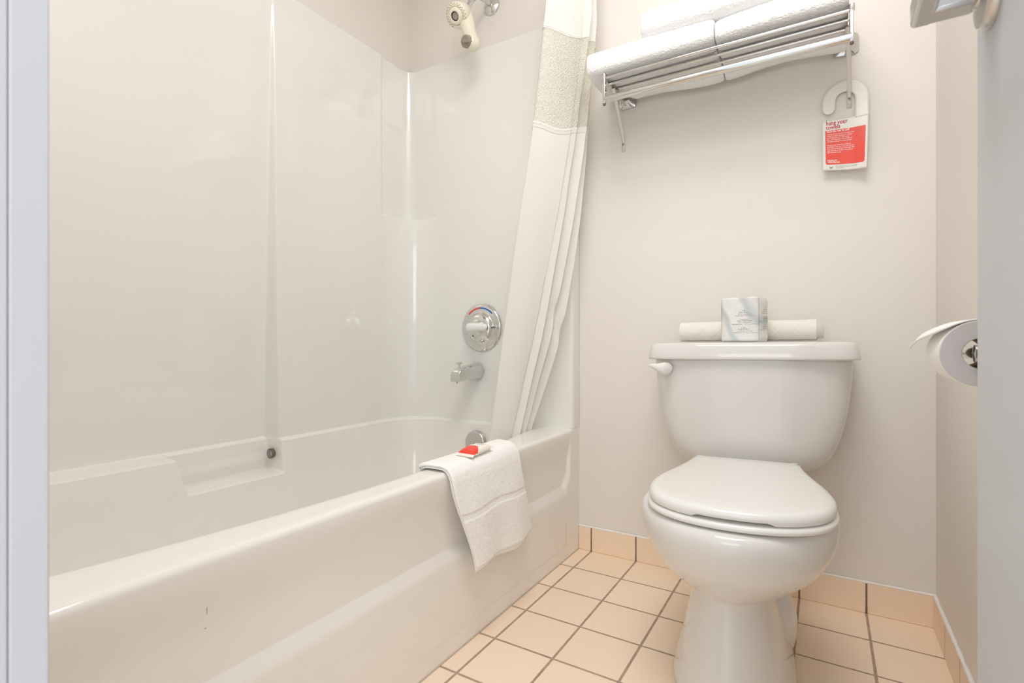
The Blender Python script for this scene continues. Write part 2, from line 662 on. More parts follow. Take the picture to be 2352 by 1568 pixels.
# acrylic grab bar across the soap notch
bar = obj('grab_bar', MB().tube([(-1.452, 0.690, 0.3560), (-1.452, 0.978, 0.3600)], 0.0125, 24), M['acrylic'], tub)
bar['label'] = 'clear acrylic grab bar'
rg = obj('end_ring', MB().lathe([(0.0128, 0), (0.0150, 0.001), (0.0155, 0.005), (0.0142, 0.012), (0.0128, 0.013)], (-1.452, 0.970, 0.3600), (0, 1, 0), 28), M['darkmetal'], bar)
rg['label'] = 'dark tarnished metal end ring'

# ------------------------------------------------------------------ shower head
sh = thing('showerhead', 'ivory plastic shower head with brown nozzles on chrome arm', 'shower head', (-1.07, YB, 1.94))
fl = MB().lathe([(0.0, 0.014), (0.010, 0.0145), (0.016, 0.0125), (0.026, 0.008), (0.0335, 0.003), (0.0345, 0.0), (0.0, 0.0)], (-1.072, YB - 0.0005, 1.961), (0, -1, 0), 48)
obj('wall_flange', fl, M['chrome'], sh)
arm = [(-1.072, YB - 0.004, 1.961), (-1.074, 1.585, 1.961), (-1.078, 1.555, 1.958), (-1.082, 1.538, 1.950), (-1.090, 1.522, 1.932), (-1.100, 1.507, 1.890)]
obj('shower_arm', MB().tube(arm, [0.0095, 0.0095, 0.0095, 0.0095, 0.0095, 0.0095], 24), M['chrome'], sh)
HC = Vector((-1.102, 1.452, 1.842))          # centre of the front face
ax = Vector((-0.02, -0.80, -0.60)).normalized()
hb = MB()
hb.lathe([(0.0, -0.072), (0.016, -0.070), (0.026, -0.062), (0.030, -0.052), (0.0305, -0.050), (0.0315, -0.049), (0.036, -0.038), (0.0405, -0.022), (0.0430, -0.006), (0.0428, 0.000), (0.0405, 0.006), (0.036, 0.0095), (0.0295, 0.0105), (0.0285, 0.0085)], HC, ax, 56)
hd = obj('head_body', hb, M['ivory'], sh)
obj('face_ring', MB().lathe([(0.0280, 0.0085), (0.0275, 0.0125), (0.024, 0.0165), (0.019, 0.0180), (0.0155, 0.0172), (0.0140, 0.0130), (0.0138, 0.0085)], HC, ax, 48), M['ivory'], sh)
obj('groove', MB().lathe([(0.0298, 0.0100), (0.0278, 0.0094)], HC, ax, 48), mat('tan_groove', (0.42, 0.33, 0.18), 0.5), sh)
obj('spray_disc', MB().lathe([(0.0, 0.0135), (0.0110, 0.0130), (0.0125, 0.0110), (0.0138, 0.0090)], HC, ax, 40), M['pinkdisc'], sh)
obj('disc_well', MB().lathe([(0.0142, 0.0150), (0.0124, 0.0105)], HC, ax, 40), M['slot'], sh)
e1 = Vector((0, 0, 1)) - ax * ax.z
e1.normalize()
e2 = ax.cross(e1)
nzs = []
for i in range(44):
    a = 2 * math.pi * i / 44
    r = 0.0337 if i % 2 else 0.0382
    hgt = 0.0098 if i % 2 else 0.0078
    p = HC + (e1 * math.cos(a) + e2 * math.sin(a)) * r
    if math.cos(a) < -0.82:
        continue
    nzs.append(MB().lathe([(0.0, hgt + 0.0018), (0.0010, hgt + 0.0017), (0.0013, hgt - 0.002)], p, ax, 8))
for k in range(7):
    p = HC + (e1 * math.cos(k * 1.047) + e2 * math.sin(k * 1.047)) * (0.006 if k < 6 else 0)
    nzs.append(MB().lathe([(0.0, 0.0140), (0.0008, 0.0139), (0.0009, 0.011)], p, ax, 8))
for nz in nzs:
    obj('nozzle', nz, M['nozzle'], sh)
# pivot stem down to the mode selector
q0 = HC - ax * 0.040 + Vector((0.006, 0.0, -0.002))
q1 = Vector((-1.055, 1.478, 1.742))
stem = []
rad = []
for k in range(13):
    t = k / 12
    stem.append(q0.lerp(q1, t))
    rad.append(tab([(0, 0.028), (0.3, 0.0280), (0.55, 0.0240), (0.75, 0.0240), (0.9, 0.0260), (1.0, 0.0265)], t)[0])
dq = (q1 - q0).normalized()
for k in range(1, 7):
    a = math.pi / 2 * k / 6
    stem.append(q1 + dq * 0.0265 * math.sin(a))
    rad.append(0.0265 * max(0.02, math.cos(a)))
obj('selector_stem', MB().tube(stem, rad, 32), M['ivory'], sh)
sax = Vector((-0.20, -0.94, -0.28)).normalized()
SCN = Vector((-1.0640, 1.4545, 1.7410))
ds = MB().lathe([(0.0, 0.0075), (0.0190, 0.007), (0.0208, 0.005), (0.0212, -0.008)], SCN, sax, 40)
ds = obj('selector_disc', ds, M['taupe'], sh)
ds['label'] = 'taupe selector knob with pointed fin'
px = Vector((1, 0, 0)) - sax * sax.x
px.normalize()
pz = sax.cross(px)
px, pz = px * 0.955 - pz * 0.295, pz * 0.955 + px * 0.295
fin = MB()
fr = []
for k in range(9):
    t = k / 8
    c = SCN + px * lerp(-0.014, 0.043, t) + sax * lerp(0.0075, 0.0155, ss(0, 0.5, t)) + pz * 0.0
    h = lerp(0.0075, 0.0012, t ** 2) * (0.45 + 0.55 * ss(0, 0.3, t))
    w = lerp(0.0070, 0.0015, t)
    fr.append([c + sax * w * math.cos(a) * 0.8 + pz * h * math.sin(a) for a in [2 * math.pi * j / 16 for j in range(16)]])
fin.grid(fr, True, True, True)
obj('selector_fin', fin, M['taupe'], ds)

# ------------------------------------------------------------------ shower valve
VX, VZ = -1.0805, 0.7525
vl = thing('shower_valve', 'round chrome shower valve plate with red and blue temperature arc', 'shower valve', (VX, YE, VZ))
A = (0, -1, 0)
obj('escutcheon', MB().lathe([(0.0, 0.030), (0.030, 0.030), (0.044, 0.026), (0.052, 0.019), (0.0555, 0.0135), (0.057, 0.0125), (0.070, 0.0115), (0.0795, 0.009), (0.084, 0.0075), (0.0845, 0.0062), (0.0865, 0.0050), (0.0870, 0.0), (0.0, 0.0)], (VX, YE, VZ), A, 80), M['chrome'], vl, sharp=60)


def arc_strip(cx, cz, r0, r1, a0, a1, y, n=28):
    g = [[(cx + r * math.cos(R(lerp(a0, a1, k / n))), y, cz + r * math.sin(R(lerp(a0, a1, k / n)))) for k in range(n + 1)] for r in (r0, r1)]
    return MB().grid(g)


obj('hot_mark', arc_strip(VX, VZ, 0.0690, 0.0745, 92, 136, YE - 0.0122), M['red'], vl)['label'] = 'red hot mark'
obj('cold_mark', arc_strip(VX, VZ, 0.0690, 0.0745, 91, 46, YE - 0.0122), M['blue'], vl)['label'] = 'blue cold mark'
obj('valve_hub', MB().lathe([(0.0285, 0.028), (0.0285, 0.034), (0.0265, 0.035), (0.0265, 0.040), (0.0245, 0.041), (0.0245, 0.047), (0.020, 0.049), (0.0, 0.050)], (VX, YE, VZ), A, 40), M['chrome'], vl)
hl = []
for k in range(15):
    t = k / 14
    x = VX - 0.033 + 0.094 * t
    e = (1 - abs(2 * t - 1) ** 6) ** 0.5 if 0 < k < 14 else 0.06
    hl.append([(x, YE - 0.056 + 0.011 * e * math.cos(a), VZ + (0.0175 - 0.004 * t) * e * math.sin(a)) for a in [2 * math.pi * j / 20 for j in range(20)]])
obj('valve_lever', MB().grid(hl, True, True, True), M['knob'], vl)['label'] = 'pearly white lever handle'
obj('temperature_stop', MB().box((VX + 0.058, YE - 0.024, VZ - 0.007), (VX + 0.078, YE - 0.008, VZ + 0.007)), M['chrome'], vl, bevel=0.003)


def screw_head(parent, p, axis, r=0.0042, m='screw'):
    o = obj('screw', MB().lathe([(0.0, 0.0022), (r * 0.6, 0.0020), (r, 0.0006), (r, -0.002)], p, axis, 20), M[m], parent)
    ax_ = Vector(axis).normalized()
    a_ = Vector((0, 0, 1)) - ax_ * ax_.z
    a_.normalize()
    b_ = ax_.cross(a_)
    k = MB()
    for u, w in ((a_, b_), (b_, a_)):
        c = Vector(p) + ax_ * 0.0021
        vv = []
        for s1, s2, s3 in ((-1, -1, 0), (1, -1, 0), (1, 1, 0), (-1, 1, 0), (-1, -1, 1), (1, -1, 1), (1, 1, 1), (-1, 1, 1)):
            vv.append(c + u * s1 * r * 0.55 + w * s2 * r * 0.16 + ax_ * s3 * 0.0004)
        k.add(vv, [(0, 3, 2, 1), (4, 5, 6, 7), (0, 1, 5, 4), (1, 2, 6, 5), (2, 3, 7, 6), (3, 0, 4, 7)])
    return o, k


for dx, dz in ((0.029, 0.034), (-0.020, -0.030)):
    s_, k_ = screw_head(vl, (VX + dx, YE - 0.0275, VZ + dz), A, 0.005)
    obj('screw_slot', k_, M['slot'], s_)

# ------------------------------------------------------------------ tub spout
SX, SZ = -1.1015, 0.592
sp = thing('tub_spout', 'chrome tub spout with pull-up diverter below the valve plate', 'tub spout', (SX, YE, SZ))
rows = []
for k in range(15):
    t = k / 14
    y = YE - 0.135 * t
    hw = tab([(0, 0.031), (0.15, 0.029), (0.45, 0.0245), (0.75, 0.0215), (1, 0.0205)], t)[0]
    zt = tab([(0, 0.031), (0.2, 0.030), (0.6, 0.0225), (0.86, 0.0165), (0.95, 0.0125), (0.985, 0.008), (1, 0.003)], t)[0]
    zb = tab([(0, -0.031), (0.25, -0.030), (0.45, -0.0245), (0.70, -0.0235), (0.705, -0.030), (1, -0.031)], t)[0]
    n = lerp(2.0, 4.5, ss(0.2, 0.8, t))
    r_ = []
    for j in range(32):
        a = 2 * math.pi * j / 32
        c, s = math.cos(a), math.sin(a)
        u = math.copysign(abs(c) ** (2 / n), c)
        w = math.copysign(abs(s) ** (2 / n), s)
        r_.append((SX + hw * u, y, SZ + (zt + zb) / 2 + (zt - zb) / 2 * w))
    rows.append(r_)
obj('spout_body', MB().grid(rows, True, True, True), M['chrome'], sp, sharp=50)
obj('diverter_knob', MB().lathe([(0.0040, 0.0), (0.0040, 0.022), (0.0105, 0.024), (0.0110, 0.0275), (0.009, 0.029), (0.0, 0.0295)], (SX, YE - 0.112, SZ + 0.008), (0, 0, 1), 24), M['chrome'], sp)
obj('water_drip', MB().lathe([(0.0, -0.004), (0.0018, -0.0025), (0.0018, 0.003), (0, 0.004)], (SX - 0.001, YE - 0.123, SZ - 0.033), (0, 0, 1), 10), M['nozzle'], sp)

# ------------------------------------------------------------------ overflow plate
OX, OZ, OY = -1.092, 0.332, 1.5565
ov = thing('overflow_plate', 'round chrome overflow plate on the tub end wall below the spout', 'overflow plate', (OX, OY, OZ))
oa = Vector((0, -1, 0.10)).normalized()
obj('plate', MB().lathe([(0.0, 0.0165), (0.036, 0.0160), (0.0405, 0.0140), (0.0425, 0.010), (0.0440, -0.004), (0, -0.004)], (OX, OY, OZ), oa, 56), M['steel'], ov, sharp=60)
s_, k_ = screw_head(ov, Vector((OX, OY, OZ - 0.004)) + oa * 0.0165, oa, 0.0062)
obj('screw_slot', k_, M['slot'], s_)

# ------------------------------------------------------------------ shower curtain and rod
CT = [(0.30, -0.8978, 1.3277, -0.8731, 1.3954, -0.8774, 1.5000), (0.41, -0.8811, 1.3300, -0.8474, 1.4000, -0.8322, 1.5000),
      (0.50, -0.8675, 1.3319, -0.8255, 1.4037, -0.8013, 1.5070), (0.60, -0.8540, 1.3340, -0.8027, 1.4079, -0.7675, 1.5148),
      (0.70, -0.8411, 1.3360, -0.7783, 1.4121, -0.7348, 1.5226), (0.80, -0.8265, 1.3381, -0.7566, 1.4163, -0.7179, 1.5303),
      (0.95, -0.8066, 1.3413, -0.7283, 1.4225, -0.6966, 1.5420), (1.10, -0.7825, 1.3444, -0.6996, 1.4287, -0.6814, 1.5537),
      (1.30, -0.7476, 1.3485, -0.6675, 1.4371, -0.6696, 1.5692), (1.50, -0.7228, 1.3527, -0.6452, 1.4454, -0.6509, 1.5700),
      (1.70, -0.7026, 1.3569, -0.6230, 1.4537, -0.6329, 1.5700), (1.93, -0.6850, 1.3600, -0.6300, 1.4600, -0.6300, 1.5700)]
ZROD = 1.985
cu = thing('shower_curtain', 'white cloth shower curtain with clear pebbled window band, gathered beside the toilet wall', 'shower curtain', (-0.70, 1.46, 0.30))


def curtain_row(z):
    xa, ya, xb, yb, xc, yc = tab(CT, z)
    a, b, c = Vector((xa, ya)), Vector((xb, yb)), Vector((xc, yc))
    out = []
    ab = (b - a)
    nab = Vector((ab.y, -ab.x)).normalized()           # towards the room
    lo = 1 - ss(0.41, 1.2, z)
    # rolled-under left edge
    out.append(a - nab * 0.022 + ab * 0.10)
    out.append(a - nab * 0.014 + ab * 0.03)
    out.append(a - nab * 0.006)
    for k in range(0, 25):
        t = k / 24
        bulge = 0.007 * math.sin(math.pi * t) + 0.0020 * math.sin(5 * t + z * 7) * t
        out.append(a + ab * t + nab * bulge)
    # tuck behind the flat panel, then three pleats out to the right edge
    bc = (c - b)
    nbc = Vector((bc.y, -bc.x)).normalized()
    m = 78
    wig = 0.012 * math.sin(z * 5.2 + 0.7)
    for k in range(1, m + 1):
        t = k / m
        ph = t * 3.0
        fr = ph - math.floor(ph) if k < m else 1.0
        i = min(2, int(ph)) if k < m else 2
        amp = (0.019, 0.024, 0.017)[i] * (0.75 + 0.25 * math.sin(z * 4 + i * 2.1))
        d = amp * (math.sin(math.pi * fr) ** 0.8) - 0.012 * (1 - math.sin(math.pi * fr) ** 0.5)
        tt = t + 0.045 * math.sin(2 * math.pi * fr) * (1 + wig * 6)
        # slouch wrinkles where the cloth buckles
        bk = math.exp(-((z - (0.735 if i == 2 else 0.80)) / 0.035) ** 2) * (0.012 if i >= 1 else 0.0)
        d -= bk * math.sin(math.pi * fr)
        d += 0.0018 * noise.noise(Vector((t * 9, z * 5, 2)))
        out.append(b + bc * tt + nbc * d)
    last = out[-1]
    out.append(last - nbc * 0.012 - bc * 0.05)
    out.append(last - nbc * 0.030 - bc * 0.15)
    return [(p.x, p.y, z) for p in out]


def lerp_rows(ztop, zbot, n):
    """each column runs from its own top height to its own bottom height"""
    rows_ = []
    m = len(curtain_row(1.0))
    for i in range(n + 1):
        r_ = []
        for j in range(m):
            z = lerp(zbot(j / (m - 1)), ztop(j / (m - 1)), i / n)
            r_.append((j, z))
        rows_.append([curtain_pt(j, z) for j, z in r_])
    return rows_


_cache = {}


def curtain_pt(j, z):
    key = round(z, 4)
    if key not in _cache:
        _cache[key] = curtain_row(key)
    p = _cache[key][j]
    return (p[0], p[1], z)


def z_hi(t):
    return 1.640 - 0.012 * math.sin(math.pi * min(1, t / 0.35)) + 0.010 * ss(0.3, 1, t) + 0.004 * math.sin(t * 26)


def z_lo(t):
    return 1.347 - 0.012 * math.sin(math.pi * min(1, t / 0.35)) + 0.036 * ss(0.3, 1, t) + 0.004 * math.sin(t * 26)


obj('lower_cloth', MB().grid(lerp_rows(z_lo, lambda t: 0.30, 90)), M['cloth'], cu, sharp=80)
obj('window_band', MB().grid(lerp_rows(z_hi, z_lo, 30)), M['vinyl'], cu, sharp=80)['label'] = 'clear pebbled vinyl window band'
obj('upper_cloth', MB().grid(lerp_rows(lambda t: 1.955, z_hi, 30)), M['cloth'], cu, sharp=80)


def hem(zf, lo, hi, off):
    rr = []
    m = len(curtain_row(1.0))
    for dz in frange(lo, hi, 0.003):
        r_ = []
        for j in range(m):
            z = zf(j / (m - 1)) + dz
            p = curtain_pt(j, z)
            q0_ = curtain_pt(max(j - 1, 0), z)
            q1_ = curtain_pt(min(j + 1, m - 1), z)
            t_ = Vector((q1_[0] - q0_[0], q1_[1] - q0_[1]))
            n_ = Vector((t_.y, -t_.x)).normalized() if t_.length > 1e-9 else Vector((0, 0))
            r_.append((p[0] + n_.x * off, p[1] + n_.y * off, z))
        rr.append(r_)
    return MB().grid(rr)


for zf, lo, hi in ((z_hi, -0.012, 0.006), (z_lo, -0.006, 0.011)):
    hm = obj('hem', hem(zf, lo, hi, 0.0012), M['cloth'], cu, sharp=80)
    st = MB()
    m = len(curtain_row(1.0))
    acc = 0
    prev = None
    dz_ = -0.006 if zf is z_hi else 0.006
    for j in range(3, 28):
        for s in range(3):
            za = zf((j + s / 3) / (m - 1)) + dz_
            p = Vector(curtain_pt(j, za)).lerp(Vector(curtain_pt(j + 1, za)), s / 3)
            if prev is not None and (p - prev).length < 0.0052:
                continue
            prev = p
            n_ = Vector((0.62, -0.78, 0)).normalized()
            st.lathe([(0, 0.0032), (0.0016, 0.0026), (0.0022, 0.001)], p, n_, 8)
    obj('stitching', st, M['stitch'], hm)
rod = thing('curtain_rod', 'chrome shower curtain rod above the tub', 'curtain rod', (-0.665, 0.86, ZROD))
obj('tube', MB().tube([(-0.665, YF + 0.001, ZROD), (-0.665, YB - 0.001, ZROD)], 0.0127, 24), M['chrome'], rod)
for y, a in ((YF + 0.0005, (0, 1, 0)), (YB - 0.0005, (0, -1, 0))):
    obj('end_flange', MB().lathe([(0.0, 0.02), (0.014, 0.02), (0.030, 0.004), (0.031, 0), (0, 0)], (-0.665, y, ZROD), a, 32), M['chrome'], rod)
for i in range(6):
    y = 1.375 + i * 0.036
    pts = [(-0.665 + 0.021 * math.sin(2 * math.pi * k / 24), y, ZROD - 0.007 - 0.021 * math.cos(2 * math.pi * k / 24)) for k in range(25)]
    obj('ring', MB().tube(pts, 0.0018, 8), M['chrome'], cu)

# ------------------------------------------------------------------ toilet
TX = -0.171
toi = thing('toilet', 'off-white two-piece toilet with closed lid', 'toilet', (TX, 1.50, 0))


def sup(c, s, n):
    return math.copysign(abs(c) ** (2 / n), c), math.copysign(abs(s) ** (2 / n), s)


# tank: levels of half width, front y
TL = [(0.372, 0.132, 1.458), (0.380, 0.152, 1.446), (0.392, 0.170, 1.437), (0.410, 0.185, 1.430), (0.435, 0.198, 1.426), (0.465, 0.209, 1.424),
      (0.50, 0.218, 1.422), (0.54, 0.225, 1.420), (0.59, 0.231, 1.418), (0.64, 0.2345, 1.417), (0.665, 0.235, 1.417), (0.668, 0.235, 1.417)]


def tank_ring(z, hw, yf, yb=1.603, n=64, e=4.2):
    cy, hd = (yf + yb) / 2, (yb - yf) / 2
    r_ = []
    for j in range(n):
        a = 2 * math.pi * j / n
        u, w = sup(math.cos(a), math.sin(a), e)
        y = cy + hd * w
        y -= 0.012 * (1 - min(1, abs(u)) ** 2) * (1 if w < 0 else 0) * min(1, -w + 0.0 if w < 0 else 0)
        r_.append((TX + hw * u, y, z))
    return r_


rows = [tank_ring(z, hw, yf) for z, hw, yf in TL]
obj('tank', MB().grid(rows, True, True, True), M['porcelain'], toi, sharp=70, subsurf=1)
# tank lid
LD = [(0.6575, 0.238, 1.412), (0.6565, 0.2462, 1.4045), (0.660, 0.2478, 1.403), (0.672, 0.2462, 1.4045), (0.685, 0.2432, 1.4075), (0.694, 0.2400, 1.4105),
      (0.6985, 0.2360, 1.4145), (0.7010, 0.226, 1.422), (0.7018, 0.210, 1.438)]
rows = [tank_ring(z, hw, yf, 1.6075 - (0.245 - hw) * 0.5, 72, 7.0) for z, hw, yf in LD]
obj('tank_lid', MB().grid(rows, True, True, True), M['porcelain'], toi, sharp=70, subsurf=1)
# flush lever
lv = []
LX, LZ = TX - 0.196, 0.6335
for k in range(21):
    t = k / 20
    x = LX + 0.0185 - 0.0595 * t
    z = LZ - 0.001 + 0.009 * ss(0.35, 1.0, t)
    y = 1.4055 - 0.012 * ss(0, 0.35, t)
    h = tab([(0, 0.003), (0.05, 0.0105), (0.15, 0.0158), (0.30, 0.0172), (0.45, 0.0150), (0.62, 0.0100), (0.80, 0.0062), (0.93, 0.0038), (1, 0.0014)], t)[0]
    d = tab([(0, 0.003), (0.1, 0.009), (0.3, 0.0125), (0.6, 0.008), (1, 0.0014)], t)[0]
    lv.append([(x, y + d * math.cos(a), z + h * math.sin(a)) for a in [2 * math.pi * j / 24 for j in range(24)]])
fl_ = MB().grid(lv, True, True, True)
fl_.lathe([(0.0150, -0.004), (0.0150, 0.006), (0, 0.007)], (LX + 0.004, 1.414, LZ), (0, -1, 0), 32)
obj('flush_lever', fl_, M['seat'], toi)


def egg(z, yf, ym, yb, hw, hwb, n=72, ef=2.0, eb=2.6):
    """front half ellipse (yf..ym), rear half to yb narrowing to hwb"""
    r_ = []
    TB = TX - lerp(0.018, 0.009, ss(0.20, 0.30, z))
    for j in range(n):
        a = 2 * math.pi * j / n
        c, s = math.cos(a), math.sin(a)
        if s <= 0:
            u, w = sup(c, s, ef)
            r_.append((TB + hw * u, ym + (ym - yf) * w, z))
        else:
            u, w = sup(c, s, eb)
            r_.append((TB + u * lerp(hw, hwb, ss(0, 1, s)), ym + (yb - ym) * w, z))
    return r_


BL = [  # z, yf, ym, yb, hw, hwb
    (0.000, 0.995, 1.19, 1.500, 0.1200, 0.116), (0.012, 0.994, 1.19, 1.500, 0.1205, 0.116), (0.022, 0.999, 1.19, 1.497, 0.1165, 0.112),
    (0.06, 1.012, 1.19, 1.490, 0.1065, 0.100), (0.11, 1.028, 1.19, 1.480, 0.0950, 0.090), (0.16, 1.043, 1.19, 1.470, 0.0840, 0.082),
    (0.195, 1.052, 1.19, 1.465, 0.0770, 0.078), (0.205, 1.052, 1.19, 1.465, 0.0775, 0.078), (0.213, 1.044, 1.18, 1.465, 0.0830, 0.082),
    (0.222, 1.026, 1.17, 1.465, 0.0960, 0.090), (0.235, 1.002, 1.16, 1.466, 0.1130, 0.097), (0.255, 0.974, 1.15, 1.468, 0.1370, 0.106),
    (0.280, 0.948, 1.14, 1.470, 0.1560, 0.114), (0.305, 0.930, 1.135, 1.475, 0.1690, 0.120), (0.330, 0.919, 1.13, 1.48, 0.1780, 0.124),
    (0.350, 0.914, 1.13, 1.48, 0.1810, 0.126), (0.366, 0.914, 1.13, 1.48, 0.1810, 0.126), (0.376, 0.918, 1.13, 1.478, 0.1780, 0.124),
    (0.3815, 0.927, 1.13, 1.470, 0.1690, 0.118), (0.383, 0.950, 1.13, 1.45, 0.1450, 0.106)]
rows = [egg(*b) for b in BL]
bw = MB().grid(rows, True, True, True)
# trapway bulges on both sides of the foot
for sgn in (-1, 1):
    g = []
    for i in range(17):
        a = math.pi * i / 16
        g.append([(TX - 0.018 + sgn * (0.052 + (0.074 if sgn > 0 else 0.050) * math.sin(a) * math.cos(b_) * (1 if math.cos(b_) > 0 else 0.2)), 1.325 + 0.105 * math.sin(a) * math.sin(b_), 0.066 - 0.104 * math.cos(a)) for b_ in [2 * math.pi * j / 24 for j in range(24)]])
    g = [[(x, y, max(z, 0.0)) for x, y, z in r_] for r_ in g]
    bw.grid(g, True)
obj('bowl', bw, M['porcelain'], toi, sharp=75, subsurf=1)

SO = [(0.0, 0.9340), (0.032, 0.9358), (0.066, 0.9430), (0.100, 0.9580), (0.129, 0.9810), (0.149, 1.012), (0.1600, 1.052), (0.1625, 1.095),
      (0.1570, 1.145), (0.1465, 1.195), (0.1345, 1.245), (0.1250, 1.295), (0.1195, 1.335), (0.1165, 1.3680)]


def seat_half():
    P_ = [Vector((x, y, 0)) for x, y in SO]
    out = []
    for i in range(len(P_) - 1):
        p0 = P_[i - 1] if i else Vector((-P_[1].x, P_[1].y, 0))
        p1, p2 = P_[i], P_[i + 1]
        p3 = P_[i + 2] if i + 2 < len(P_) else p2 * 2 - p1
        for k in range(6):
            t = k / 6
            out.append(0.5 * ((2 * p1) + (p2 - p0) * t + (2 * p0 - 5 * p1 + 4 * p2 - p3) * t * t + (3 * p1 - p0 - 3 * p2 + p3) * t ** 3))
    out.append(P_[-1])
    return [(p.x, p.y) for p in out]


hf = seat_half()
loop = [(TX + x, y) for x, y in hf] + [(TX + x, 1.368) for x in (0.09, 0.05, 0.0, -0.05, -0.09)] + [(TX - x, y) for x, y in reversed(hf[1:])]


def offs(lp, d):
    n = len(lp)
    out = []
    for i in range(n):
        a, b = Vector(lp[i - 1]), Vector(lp[(i + 1) % n])
        t_ = (b - a).normalized()
        out.append((lp[i][0] + t_.y * d, lp[i][1] - t_.x * d))
    return out


def ring3(d, z, notch=0.0):
    r_ = []
    for x, y in offs(loop, d):
        k = (1 - ss(0.055, 0.068, abs(x - TX))) * (1 - ss(0.965, 0.99, y))
        r_.append((x, y, z + notch * k))
    return r_


cen = (TX, 1.15)
rows = [ring3(-0.012, 0.3985, 0.0045), ring3(-0.002, 0.3985, 0.0045), ring3(0.0, 0.4003, 0.0045), ring3(0.0012, 0.4065, 0.001), ring3(0.0, 0.4125), ring3(-0.003, 0.4165), ring3(-0.008, 0.4190),
        ring3(-0.015, 0.4203)]
for s, z in ((0.80, 0.4208), (0.6, 0.4206), (0.35, 0.4204), (0.12, 0.4203), (0.02, 0.4203)):
    rows.append([(lerp(cen[0], x, s), lerp(cen[1], y, s), z) for x, y, _ in ring3(-0.015, 0)])
lid = MB().grid(rows, True, True, True)
obj('seat_lid', lid, M['seat'], toi, sharp=70)
rows = [ring3(-0.045, 0.384), ring3(-0.004, 0.3835), ring3(0.003, 0.3855), ring3(0.0050, 0.3895), ring3(0.0035, 0.3940), ring3(-0.002, 0.3968), ring3(-0.045, 0.3970)]
obj('seat_ring', MB().grid(rows + [rows[0]], True), M['seat'], toi, sharp=70)
for sg in (-1, 1):
    obj('hinge', MB().tube([(TX + sg * 0.095, 1.379, 0.3935), (TX + sg * 0.050, 1.379, 0.3935)], 0.0085, 20), M['seat'], toi)
toi.rotation_euler = (0, R(-0.5), R(4.0))


def on_lid(x):
    return 0.7030 + (x - TX) * math.tan(R(0.5))


# ------------------------------------------------------------------ things on the tank lid
bmroll = thing('bath_mat_roll', 'rolled cream bath mat with embossed diamonds lying on the toilet tank lid', 'bath mat', (-0.18, 1.565, 0.7045))
RR = 0.0275
X0, X1 = -0.362, -0.019
cz = 0.7045 + RR + (0) 
rows = []
NA, NX = 120, 160
for i in range(NX + 1):
    x = lerp(X0, X1, i / NX)
    r_ = []
    for j in range(NA + 1):
        a = R(-70) + 2 * math.pi * 1.0 * j / NA
        s = a * RR
        k1 = ((x * 22 + s * 22) % 1.0)
        k2 = ((x * 22 - s * 22) % 1.0)
        edge = min(x - X0, X1 - x)
        d = 0.0
        if edge > 0.028:
            d = -0.0007 * (math.exp(-((k1 - 0.5) / 0.05) ** 2) + math.exp(-((k2 - 0.5) / 0.05) ** 2))
        elif 0.0235 < edge < 0.0265:
            d = -0.0006
        r = RR + d
        r_.append((x, 1.565 - r * math.cos(a) * 1.0, cz + (x + 0.18) * math.tan(R(0.5)) + r * math.sin(a)))
    rows.append(r_)
obj('outer_wrap', MB().grid(rows), M['bathmat'], bmroll, sharp=60)
sp_ = []
for i, x in enumerate((X0 + 0.002, X1 + 0.016)):
    r_ = []
    for j in range(200):
        a = R(-70) - 2 * math.pi * 3.6 * j / 199
        r = RR - 0.0016 - 0.0044 * (j / 199) * 3.6
        # inner turns slip out at the right-hand end
        xx = x - (0.016 * (1 - min(1, j / 50)) if i else 0)
        r_.append((xx, 1.565 - r * math.cos(a), cz + (xx + 0.18) * math.tan(R(0.5)) + r * math.sin(a)))
    sp_.append(r_)
obj('inner_turns', MB().grid(sp_), M['bathmat'], bmroll, sharp=60, solid=0.0014)

# wrapped toilet roll
tr = thing('wrapped_toilet_roll', 'new toilet roll in printed grey-white paper wrapper standing on the tank lid', 'toilet roll', (-0.185, 1.480, 0.7035))


def wrapper_mat():
    m = mat('printed_wrapper', (0.80, 0.80, 0.775), 0.55, spec=0.25, bump=(38, 0.35, 0.004))
    nt = m.node_tree
    N, L = nt.nodes, nt.links
    b = N['Principled BSDF']
    tc = N['Texture Coordinate']
    mp = N.new('ShaderNodeMapping')
    mp.inputs['Rotation'].default_value = (0, R(40), 0)
    L.new(tc.outputs['Object'], mp.inputs[0])
    w = N.new('ShaderNodeTexWave')
    w.inputs['Scale'].default_value = 4.0
    w.inputs['Distortion'].default_value = 4.0
    w.inputs['Detail'].default_value = 1.0
    w.inputs['Detail Scale'].default_value = 3.0
    L.new(mp.outputs[0], w.inputs['Vector'])
    cr = N.new('ShaderNodeValToRGB')
    cr.color_ramp.elements[0].position = 0.0
    cr.color_ramp.elements[0].color = (0.56, 0.60, 0.61, 1)
    cr.color_ramp.elements[1].position = 0.34
    cr.color_ramp.elements[1].color = (0.79, 0.79, 0.765, 1)
    L.new(w.outputs['Color'], cr.inputs[0])
    L.new(cr.outputs[0], b.inputs['Base Color'])
    return m


M['wrapper'] = wrapper_mat()
CXR, CYR, RW, HW_ = -0.1825, 1.482, 0.0512, 0.110
ZB = 0.7040


def wrap_pt(a, h, dr=0.0):
    """a in degrees from straight towards the door (-y), positive to the right"""
    sq = RW * (1 + 0.13 * abs(math.sin(R(2 * a + 34))) ** 2)
    r = sq + dr
    wr = 0.0011 * noise.noise(Vector((a * 0.05, h * 30, 1)))
    return Vector((CXR + (r + wr) * math.sin(R(a)), CYR - (r + wr) * math.cos(R(a)), ZB + h + 0.0010 * noise.noise(Vector((a * 0.06, 9, h))) * (1 if 0.001 < h else 0.6)))


